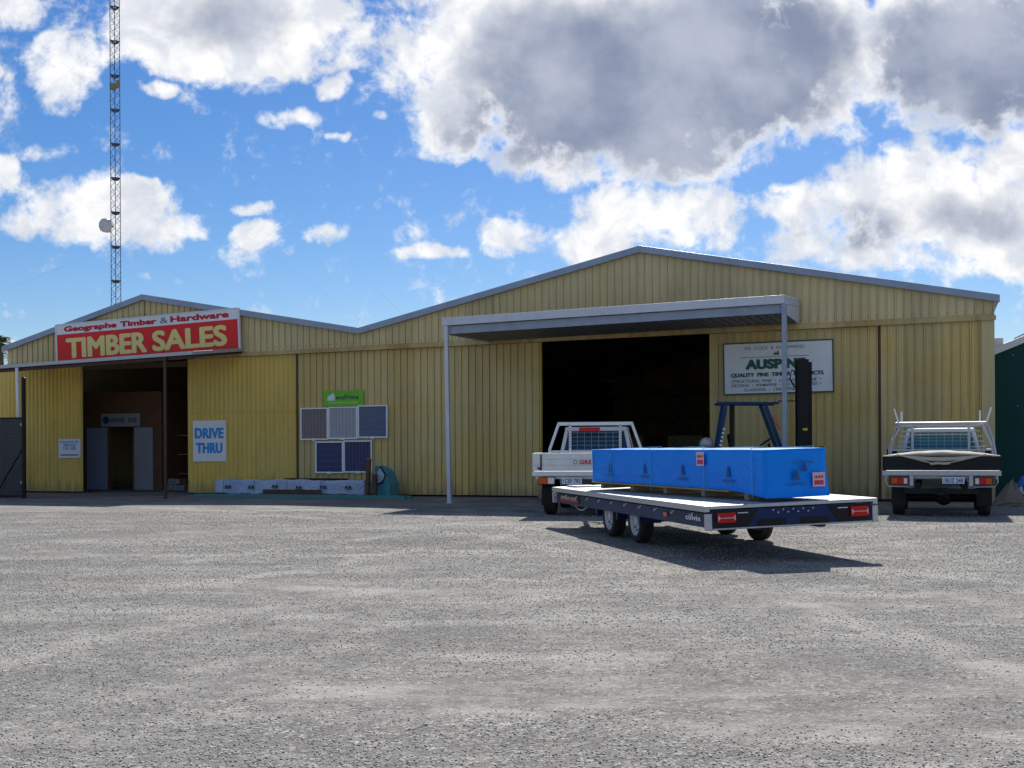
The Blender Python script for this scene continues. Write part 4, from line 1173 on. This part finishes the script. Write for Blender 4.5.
for x in (.005, TW-.075): e.box((x, -.012, HD-.27), (x+.07, .05, HD-.086)); e.box((x, TL-.045, HD-.25), (x+.07, TL+.01, HD-.086))
e.box((.08, -.004, HD-.27), (TW-.08, .03, HD-.25))
e.build('edge_rail', M['galv'], tr, bevel=.006)
rp = MB(); rp.box((.08, .0, HD-.248), (TW-.08, .03, HD-.052)); tail = rp.build('tail_panel', M['navy'], tr)
for x in (.78, TW-.78):
    m = MB(); m.box((x-.17, -.006, HD-.245), (x+.17, -.002, HD-.175)); m.build('ramp_slot', M['black'], tail)
for s in (0, 1):
    X = lambda v: v if s == 0 else TW-v
    m = MB(); q = [(X(.10), HD-.24), (X(.50), HD-.24), (X(.62), HD-.06), (X(.10), HD-.06)]
    m.prism(q if s == 0 else q[::-1], -.007, -.002); bk = m.build('lamp_backing', M['black'], tail)
    m = MB(); m.box((min(X(.13), X(.35)), -.035, HD-.195), (max(X(.13), X(.35)), -.0075, HD-.08)); lo_ = m.build('tail_light', M['red_lens'], tr, bevel=.008)
    m = MB(); xa, xb = X(.14), X(.34)
    m.prism([(xa, HD-.17), (xa, HD-.105), (xa+(xb-xa)*.14, HD-.137)], -.0375, -.0355); m.prism([(xb, HD-.17), (xb, HD-.105), (xb+(xa-xb)*.14, HD-.137)], -.0375, -.0355)
    m.box((min(xa+(xb-xa)*.15, xb-(xb-xa)*.15), -.0375, HD-.142), (max(xa+(xb-xa)*.15, xb-(xb-xa)*.15), -.0355, HD-.134)); m.build('reflector', M['sticker'], lo_)
    m = MB(); xc = X(.38); m.box((min(xc, X(.50)), -.012, HD-.095), (max(xc, X(.50)), -.0075, HD-.085)); m.build('sticker', M['plate'], tail)
m = MB()
for k in range(9):
    x = .8 + (TW-1.6)*k/8; m.cbox((x, -.006, HD-.075-(.03 if k % 2 else 0)), (.016, .012, .016))
m.build('bolt', M['galv'], tail)['kind'] = 'stuff'
cs = MB()
for x in (.062, TW-.112): cs.box((x, .06, HD-.25), (x+.05, TL-.06, HD-.09))
for x in (.62, TW-.70): cs.box((x, .06, HD-.30), (x+.08, TL+.2, HD-.031))
for k in range(6): y = .3+k*(TL-.6)/5; cs.box((.12, y, HD-.12), (TW-.12, y+.05, HD-.032))
cs.build('chassis', M['navy'], tr, bevel=.005)
db = MB()
for x in (.66, TW-.66): db.bar((x, TL-.05, HD-.24), (TW/2+(.04 if x > 1 else -.04), TL+1.25, HD-.22), .07, .10)
db.bar((TW/2, TL+1.2, HD-.22), (TW/2, TL+1.45, HD-.22), .07); db.build('drawbar', M['navy'], tr)
m = MB(); m.lathe([(0, .05), (.045, .04), (.05, -.04), (.0, -.05)], (TW/2, TL+1.48, HD-.2), 'z', 12); m.tube([(TW/2+.14, TL+.9, .04), (TW/2+.14, TL+.9, HD+.1)], .03, 8); m.build('coupling', M['galv'], tr, smooth=45)
WR = .295; WY0, WY1 = 3.02, 4.2
for y in (WY0, WY1):
    wheel(tr, (.27, y, WR), WR, .19, -1, M['rim'], .195); wheel(tr, (TW-.10, y, WR-.06), WR, .19, 1, M['rim'], .195)
    m = MB(); m.bar((.42, y, WR), (TW-.42, y, WR), .06); m.build('axle', M['black'], tr)
for x in (.12, TW-.36):
    for y in (WY0-.40, (WY0+WY1)/2-.025, WY1+.36):
        m = MB(); m.box((x, y, HD-.36), (x+.30, y+.05, HD-.032)); m.build('guard_plate', M['navy'], tr)
    m = MB(); m.box((x, WY0-.40, HD-.055), (x+.30, WY1+.41, HD-.034)); m.build('mudguard', M['navy'], tr)
    m = MB(); m.tube([(x+.15, WY0-.34, WR+.1), (x+.15, WY0, WR+.04), (x+.15, (WY0+WY1)/2, WR+.12), (x+.15, WY1, WR+.04), (x+.15, WY1+.34, WR+.1)], .025, 6); m.build('leaf_spring', M['black'], tr)
rp_ = MB()
for k in range(11):
    y = .35 + k*(TL-.7)/10; rp_.tube([(-.008, y, HD-.09), (-.02, y+.02, HD-.11), (-.02, y+.09, HD-.13), (-.006, y+.11, HD-.11)], .007, 6)
rp_.build('rope_hook', M['galv'], tr, smooth=50)
m = MB(); m.box((.04, 1.35, HD-.19), (.058, 1.47, HD-.14)); m.build('side_marker', M['amber_lens'], tr)
text('colvin', tr, M['white'], 0, 0, .06, 0, .46, bold=.03, rot=(R(90), 0, R(-90)), pos=(.055, .52, HD-.185))
m = MB(); m.box((.052, TL-1.45, HD-.215), (.0615, TL-.25, HD-.10)); stk = m.build('sticker', M['black'], tr)
text('SWING BOX', stk, M['sticker'], 0, 0, .055, 0, .95, bold=.03, rot=(R(90), 0, R(-90)), pos=(.048, TL-.85, HD-.18))
m = MB(); m.box((.048, TL-1.4, HD-.205), (.0515, TL-.3, HD-.192)); m.build('stripe', M['red'], stk)
m = MB()
ch_ = [(.30, TL-1.1+.9*t, HD-.26-.10*math.sin(math.pi*t)) for t in [i/10 for i in range(11)]]
m.tube(ch_, .012, 6); m.build('chain', M['galv'], tr)
o = thing('deck_board', 'pale bare board lying on the front end of the trailer deck', 'board', Vector((c0.x, c0.y, HD)) + ly*(TL-.55) + lx*.25, ang-math.pi/2+R(4))
m = MB(); m.box((0, 0, 0), (.22, .5, .03)); m.box((.24, -.1, 0), (.40, .5, .03)); m.build('planks', M['deck'], o, bevel=.004)

p0 = atz(767, 502, HD+.03); pang = ang-math.pi/2+R(6)
px_ = Vector((math.cos(pang), math.sin(pang), 0)); py_ = Vector((-math.sin(pang), math.cos(pang), 0))
PW = .78; far = atz(592, 484, HD+.07); PL = -.62 + (Vector((far.x, far.y, 0))-Vector((p0.x, p0.y, 0))).dot(py_)
ztp = aty(767, 450.2, p0.y).z - HD - .03
lp = thing('wrapped_timber', 'long timber pack in bright blue plastic wrap on the trailer', 'timber pack', Vector((p0.x, p0.y, HD+.034)), pang)
lp.rotation_euler = (0, -R(1.6), pang)
m = MB()
def wz(p):
    return p
lo = Vector((0, 0, .105)); hi = Vector((PW, PL, ztp))
soft_box(m, lo, hi, .0035, 3.0, 5, 14, 46, 10)
# the near end's wrap hangs loose to the deck
nv = []
for (x, y, z) in m.v:
    if y < .95 and z < .5*ztp:
        t = max(0, 1-y/.95)**1.3*(1-z/(.5*ztp)); z = z - (.11)*t*1.0; 
        x = x + (.035 if x > PW/2 else -.02)*t; y = y - .03*t*max(0, 1-y*3)
    nv.append((x, y, max(z, .004)))
m.v = nv
wr = weld(m.build('wrap', M['wrap'], lp, smooth=40))
for k in range(5): y = .45+k*(PL-.8)/4; bs = MB(); bs.box((.02, y, 0), (PW-.02, y+.09, .078)); bs.build('bearer', M['bearer'], lp)
bb = MB(); bb.box((-.016, .85, .079), (PW+.012, PL+.01, .100)); bb.build('base_boards', M['timber'], lp)
for k, y in enumerate((.28, 1.45, 3.0, 4.35)):
    if y < PL:
        s = MB(); t = .02
        s.box((-t-.004, y-.005, .03), (-t, y+.005, ztp+.018)); s.box((-t, y-.007, ztp+.016), (PW+t, y+.007, ztp+.02)); s.box((PW+t, y-.007, .03), (PW+t+.004, y+.007, ztp+.018))
        s.build('strap', M['strap'], lp)
def mark(x, y, z, face, s):
    mb = MB()
    for k in range(3):
        a = s*(.5-.1*k); zz = z+s*.34*k
        q = [(-a, zz), (a, zz), (0, zz+s*.5)]
        if face == 'end': mb.prism([(x+p, w_) for p, w_ in q], y, y+.003)
        else: mb.prism([(y+p, w_) for p, w_ in q], x, x+.003, 'x')
    mb.build('printed_mark', M['print'], wr)
for y in (.85, 2.05, 3.2, 4.4):
    mark(-.016, y, ztp*.44, 'side', .12)
    text('WESPINE', wr, M['print'], 0, 0, .035, 0, .3, bold=.02, rot=(R(90), 0, R(-90)), pos=(-.018, y, ztp*.33))
mark(PW*.46, -.045, ztp*.40, 'end', .11); mark(PW*.60, -.045, ztp*.56, 'end', .09)
text('WESPINE', wr, M['print'], PW*.46, ztp*.29, ztp*.345, -.047, PW*.34, bold=.01)
text('WESPINE', wr, M['print'], PW*.58, ztp*.71, ztp*.76, -.047, PW*.34, bold=.01)
def sticker(pos, w, h, rot):
    m = MB(); m.box((-w/2, -.003, 0), (w/2, 0, h)); st = m.build('sticker', M['sticker'], lp, loc=pos, rot=rot)
    m = MB(); m.box((-w*.38, -.005, h*.12), (w*.38, -.0032, h*.44)); m.build('sticker_print', M['sticker_red'], st)
    m = MB()
    for k in range(6): x = -w*.36+k*w*.125; m.box((x, -.005, h*.58), (x+w*.085, -.0032, h*(.80 if k % 2 else .76)))
    m.build('sticker_print', M['sticker_red'], st)['kind'] = 'stuff'
sticker((PW*.83, -.045, ztp*.25), .16, .16, (0, 0, 0))
sticker((-.028, 1.52, ztp*.66), .2, .17, (0, 0, R(-90)))

# ------------------------------------------------------------------ forklift
Yf = 26.2
fa, fb = aty(716, 446, Yf), aty(805, 446, Yf-.25)
fk = thing('forklift', 'blue forklift with tall black mast between the trailer and the white board', 'forklift', Vector((fa.x-.1, Yf, 0)), R(-6))
S = lambda px: (px-716)/FOC*Yf + .1           # along the truck
H = lambda py: EYE + (446-py)/FOC*Yf
b = MB(); b.prism([(S(700), .35), (S(700), .95), (S(708), 1.12), (S(735), 1.14), (S(738), .75), (S(758), .72), (S(762), 1.12), (S(776), 1.20), (S(786), .9), (S(786), .30), (S(770), .22), (S(715), .22)], -.5, .5)
b.build('body', M['fork_blue'], fk, bevel=.03)
cw = MB(); cw.prism([(S(692), .35), (S(694), 1.0), (S(699.8), 1.1), (S(699.8), .33)], -.5, .5); cw.build('counterweight', M['black'], fk, bevel=.03)
gq = MB()
for y in (-.46, .46):
    gq.bar((S(716), y, 1.1), (S(724.5), y, H(403)), .085, .07); gq.bar((S(779), y, 1.15), (S(762), y, H(405)), .07, .085)
gq.prism([(S(716), H(401.5)-.02), (S(776), H(402.5)-.02), (S(775), H(405.5)), (S(716), H(405))], -.52, -.42); gq.prism([(S(716), H(401.5)-.02), (S(776), H(402.5)-.02), (S(775), H(405.5)), (S(716), H(405))], .42, .52)
for k in range(7): x = S(720)+k*(S(772)-S(720))/6; gq.box((x-.02, -.419, H(404.5)), (x+.02, .419, H(402.7)))
gq.build('overhead_guard', M['fork_blue'], fk, bevel=.01)
m = MB(); m.bar((S(731), -.2, 1.0), (S(731), -.2, H(406)), .10); m.build('inner_pillar', M['black'], fk)
m = MB(); m.cbox((S(773), -.47, H(424)), (.05, .02, .3), 0, 0, -.42); m.build('reflector', M['orange'], fk)
m = MB()
for k in range(7): m.cbox((S(717.2)+k*.018, -.523, 1.15+k*.085), (.05, .01, .045), 0, 0, .3)
m.build('lettering', M['white'], fk)
m = MB(); m.box((S(736), -.24, 1.141), (S(748), .24, 1.25)); m.prism([(S(730), 1.15), (S(735), 1.15), (S(731), 1.56), (S(727), 1.56)], -.22, .22); m.build('seat', M['black'], fk, bevel=.04)
m = MB(); m.lathe([(.15, -.012), (.165, 0), (.15, .012)], (0, 0, 0), 'z', 20); m.box((-.15, -.012, -.01), (.15, .012, .008)); m.build('steering_wheel', M['black'], fk, (S(764), -.1, 1.38), (0, R(-35), 0), smooth=50)
m = MB(); m.tube([(S(764)+.05, -.1, 1.34), (S(772), -.1, 1.15)], .02, 8); m.tube([(S(769), -.35, 1.15), (S(766), -.35, 1.42)], .012, 6); m.build('lever', M['black'], fk, smooth=50)
m = MB(); m.lathe([(0, -.36), (.10, -.33), (.15, -.27), (.15, .27), (.10, .33), (0, .36)], (S(706), 0, 1.34), 'y', 20); m.build('gas_bottle', M['galv'], fk, smooth=45)
m = MB()
for y in (-.2, .2): m.lathe([(.152, -.02), (.158, -.02), (.158, .02), (.152, .02)], (S(706), y, 1.34), 'y', 20); m.box((S(706)-.03, y-.02, 1.1), (S(706)+.03, y+.02, 1.19))
m.build('bottle_clamp', M['black'], fk)
ms = MB()
zt = H(361)
for y in (-.22, .12): ms.box((S(795), y, .08), (S(806), y+.10, zt)); ms.box((S(806.1), y+.02, .1), (S(809), y+.08, zt-.06))
for z in (.3, 1.2, 2.2, zt-.16): ms.box((S(797), -.119, z), (S(804), .119, z+.12))
ms.box((S(799), -.05, .3), (S(804.5), .05, zt-.3))
mast = ms.build('mast', M['black'], fk, bevel=.006)
m = MB(); m.cbox((S(802), -.227, H(430)), (.1, .006, .05)); m.build('tag', M['yellow'], mast)
m = MB(); m.tube([(S(796), -.3, H(374)), (S(789), -.3, H(372)), (S(787), -.3, H(380)), (S(791), -.3, H(388)), (S(796), -.3, H(388))], .018, 6); m.tube([(S(776), -.2, H(402)), (S(796), -.2, H(402))], .014, 6); m.build('hose', M['black'], mast, smooth=50)
m = MB()
m.box((S(813.5), -.5, .5), (S(816), .5, .6)); m.box((S(813.5), -.5, .9), (S(816), .5, 1.0)); 
for y in (-.48, -.1, .44): m.box((S(816), y, .48), (S(818), y+.05, 1.28))
m.build('carriage', M['black'], fk)
for y in (-.32, .22):
    m = MB(); m.box((S(818.2), y, .10), (S(820.4), y+.1, 1.02)); m.box((S(820.4), y, .10), (S(820.4)+1.05, y+.1, .14)); m.build('fork', M['black'], fk)
def fwheel(x, y, r, wd, f):
    w_ = bpy.data.objects.new('wheel', None); COL.objects.link(w_); w_.parent = fk; w_.location = (x, y, r)
    t = MB(); t.lathe([(r*.55, -wd*.45), (r*.9, -wd/2), (r, -wd*.38), (r, wd*.38), (r*.9, wd/2), (r*.55, wd*.45)], (0, 0, 0), 'y', 28); t.build('tyre', M['rubber'], w_, smooth=40)
    t = MB(); t.lathe([(r*.55, f*wd*.44), (r*.4, f*wd*.3), (r*.2, f*wd*.36), (0, f*wd*.36)], (0, 0, 0), 'y', 24); t.build('rim', M['white'], w_, smooth=40)
for y, f in ((-.48, -1), (.48, 1)):
    fwheel(S(783), y*1.02, .33, .22, f); fwheel(S(711), y*.92, .26, .17, f)

# ------------------------------------------------------------------ right edge: green shed, rubbish
gs = thing('shed', 'dark green metal shed with white gutter at the right edge', 'shed', fworld(0), FANG)
GO = -1.6
ga, gz = fac(992, 356, GO); gb_, gz2 = fac(1024, 343, GO)
sl = (gz2-gz)/(gb_-ga); GE = ga+7
zt = lambda u: gz+(u-ga)*sl if u < ga+3.5 else gz+3.5*sl-(u-ga-3.5)*sl
m = MB(); zl = [0.0, 1.25, 2.15, 3.2]
for i, z in enumerate(zl):
    top = (lambda u: zt(u)) if i == len(zl)-1 else (lambda u, i=i: zl[i+1]+.02)
    clad(m, ga, GE, z, top, -GO-.014*(3-i), 1.75, .006, brk=(ga+3.5,))
gw = m.build('front_wall', M['dgreen'], gs)
m = MB(); screws(m, ga+.2, GE, 2.2, -GO-.03, .42); screws(m, ga+.1, GE, lambda u: zt(u)-.18, -GO-.03, .42); m.build('screw', M['plate'], gw)['kind'] = 'stuff'
m = MB()
m.prism([(ga, zt(ga)), (ga+3.5, zt(ga+3.5)), (ga+3.5, zt(ga+3.5)+.17), (ga, zt(ga)+.17)], -GO-.08, -GO+.02); m.prism([(ga+3.5, zt(ga+3.5)), (GE, zt(GE)), (GE, zt(GE)+.17), (ga+3.5, zt(ga+3.5)+.17)], -GO-.08, -GO+.02)
m.build('gutter', M['white'], gs, bevel=.01)
m = MB(); m.prism([(ga+.35, zt(ga)+.2), (ga+3.5, zt(ga+3.5)+.19), (ga+3.5, zt(ga+3.5)+.42), (ga+.5, zt(ga)+.42)], -GO+.03, -GO+6); m.prism([(ga+3.5, zt(ga+3.5)+.19), (GE, zt(GE)+.19), (GE, zt(GE)+.3), (ga+3.5, zt(ga+3.5)+.42)], -GO+.03, -GO+6)
m.build('roof', M['steel_pale'], gs)
m = MB(); m.box((ga+.02, -GO+.03, zt(ga)+.175), (ga+.25, -GO+.5, zt(ga)+.42)); m.build('rain_head', M['white'], gs)
m = MB(); m.box((ga+.01, -GO+.03, 0), (ga+.06, -GO+6, zt(ga)-.05)); m.box((GE-.06, -GO+.03, 0), (GE-.01, -GO+6, zt(GE)-.05)); m.build('side_wall', M['dgreen'], gs)

q = atz(1009, 506, 0)
o = thing('sack_heap', 'slumped grey-brown cloth heap between the rack ute and green shed', 'heap', q, 0)
m = MB()
def heap(a, b_):
    t = a*2*math.pi; rr = b_
    h_ = .52*(1-rr**1.25)*(1+.25*noise.noise((math.cos(t)*1.5, math.sin(t)*1.5, rr*2)))
    rad = .36*rr*(1+.25*noise.noise((math.cos(t)*2, math.sin(t)*2, 4)))
    return Vector((rad*math.cos(t)*1.1+.10*(1-rr), rad*math.sin(t)*.8, max(h_+.05*noise.noise((a*14, b_*3, 1)), 0)+.004*rr))
m.grid(heap, 40, 14); weld(m.build('cloth', M['sack'], o, smooth=60))
m = MB(); m.tube([(-.3, -.18, .05), (-.1, -.26, .10), (.12, -.25, .08), (.3, -.15, .04)], .03, 8); m.build('hem', M['sack'], o, smooth=60)
q = atz(1018, 502, 0)
o = thing('plastic_drum', 'milky white plastic drum beside the slumped cloth heap', 'drum', q, 0)
m = MB(); m.lathe([(0, .0), (.09, .0), (.105, .02), (.11, .12), (.105, .15), (.11, .18), (.11, .32), (.09, .37), (.05, .39), (.045, .42), (0, .42)], (0, 0, 0), 'z', 22); m.build('body', M['container'], o, smooth=40)
m = MB(); m.lathe([(.052, .40), (.052, .44), (0, .445)], (0, 0, 0), 'z', 16); m.build('lid', M['bright_blue'], o, smooth=40)
q = atz(1026, 503, 0)
o = thing('folded_tarp', 'bright blue tarp slumped over goods at the right edge', 'tarp', q, 0)
m = MB(); m.grid(lambda a, b_: Vector(((a-.5)*.5-.1*(1-b_), .3*(b_-.5), max(.01, .62*(1-abs(2*a-1)**1.6)*(.7+.3*b_)+.05*noise.noise((a*6, b_*5, 2))))), 24, 12)
t_ = m.build('sheet', M['bright_blue'], o, smooth=60); s_ = t_.modifiers.new('solid', 'SOLIDIFY'); s_.thickness = .01
m = MB(); m.tube([(-.22, -.15, .35), (-.1, -.17, .2), (-.02, -.18, .02)], .012, 6); m.build('cord', M['white'], o, smooth=60)

# ------------------------------------------------------------------ mast
MY = 92.0
mp = aty(116, 300, MY)
mo = thing('radio_mast', 'tall lattice radio mast with guy wires behind the left shed', 'mast', (mp.x, MY, 0), R(20))
W3 = .40; TOP = 44; SECT = 2.62
corners = [(W3*math.cos(a), W3*math.sin(a)) for a in (R(90), R(210), R(330))]
for c in corners:
    m = MB(); m.tube([(c[0], c[1], 0), (c[0], c[1], TOP)], .030, 6); m.build('mast_leg', M['mast'], mo, smooth=60)
m = MB(); z = 0.0; st = SECT/6
k = 0
while z < TOP-.1:
    for i in range(3):
        a, b_ = corners[i], corners[(i+1) % 3]
        if k % 2: a, b_ = b_, a
        m.bar((*a, z), (*b_, z+st), .024)
    z += st; k += 1
m.build('lacing', M['mast'], mo)
m = MB(); off_z = aty(116, 281, MY).z
z = off_z % SECT
while z < TOP:
    for i in range(3):
        a, b_ = corners[i], corners[(i+1) % 3]; m.bar((*a, z), (*b_, z), .06, .1)
    m.prism([(.8*c[0], .8*c[1]) for c in corners], z-.16, z-.08, 'z')
    z += SECT
m.build('joint_plate', M['mast'], mo)
zg = [aty(116, y, MY).z for y in (143, 247, 40)]
g = MB()
for zz in zg:
    for a in (R(90), R(210), R(330)):
        g.bar((W3*math.cos(a), W3*math.sin(a), zz), (34*math.cos(a), 34*math.sin(a), .1), .0045)
g.build('guy_wire', M['mast'], mo)
dz = aty(107, 226, MY).z
inv = Matrix.Rotation(-R(20), 3, 'Z')
m = MB(); m.lathe([(0, -.28), (.40, -.25), (.5, -.15), (.54, 0), (.54, .28), (.5, .33), (0, .35)], (0, 0, 0), 'x', 28)
rot_ = R(35)
ctr = inv @ Vector((-.72, -.35, 0))
dsh = m.build('dish', M['dish'], mo, (ctr.x, ctr.y, dz), (0, 0, rot_), smooth=40)
m = MB(); m.tube([(0, 0, 0), (.75, 0, 0)], .09, 8); m.tube([(.45, 0, -.5), (.45, 0, .5)], .05, 8); m.build('bracket', M['mast'], dsh, smooth=40)
m = MB(); zz = aty(115, 88, MY).z; m.cbox((-.15, -.3, zz), (.5, .3, .5)); m.cbox((.2, -.4, zz+.2), (.25, .25, .6)); m.build('aerial_box', worn('aerial', (.24, .23, .12), (.1, .1, .08), .6), mo, bevel=.03)

# ------------------------------------------------------------------ palm over the left roof
def palm():
    Yp = 76.0
    c = aty(2, 343, Yp)
    o = thing('palm_tree', 'palm crown rising behind the left shed roof', 'palm', (c.x, Yp, 0), 0)
    t = MB(); n = 14
    t.tube([(.12*math.sin(i*.3), .1*math.cos(i*.4), c.z*i/n) for i in range(n+1)], .2, 12, True, .13); t.build('trunk', M['bark'], o, smooth=60)
    m = MB(); rng = random.Random(5)
    for k in range(46):
        a = rng.uniform(0, 6.28); el = rng.uniform(-.5, 1.35); L = rng.uniform(.75, 1.4)
        d = Vector((math.cos(a), math.sin(a), 0)); prev = None
        pts = []
        for i in range(12):
            s_ = i/11; 
            r_ = L*s_*math.cos(el)*1.0; z_ = L*s_*math.sin(el) - .75*L*s_*s_
            pts.append(Vector((0, 0, c.z)) + d*r_ + Vector((0, 0, z_)))
        side = Vector((-d.y, d.x, 0))
        for i in range(1, 12):
            p = pts[i]; tdir = (pts[i]-pts[i-1]).normalized(); ll = .32*math.sin(math.pi*(.12+.85*i/12))+.06
            for sg in (-1, 1):
                q = p + side*sg*ll + tdir*ll*.6 + Vector((0, 0, -ll*.35*rng.random()))
                m.add([p-tdir*.025, p+tdir*.025, q], [(0, 1, 2)])
            m.add([pts[i-1]+side*.012, pts[i-1]-side*.012, pts[i]-side*.010, pts[i]+side*.010], [(0, 1, 2, 3)])
    m.build('crown', M['frond'], o, fix=False)
palm()
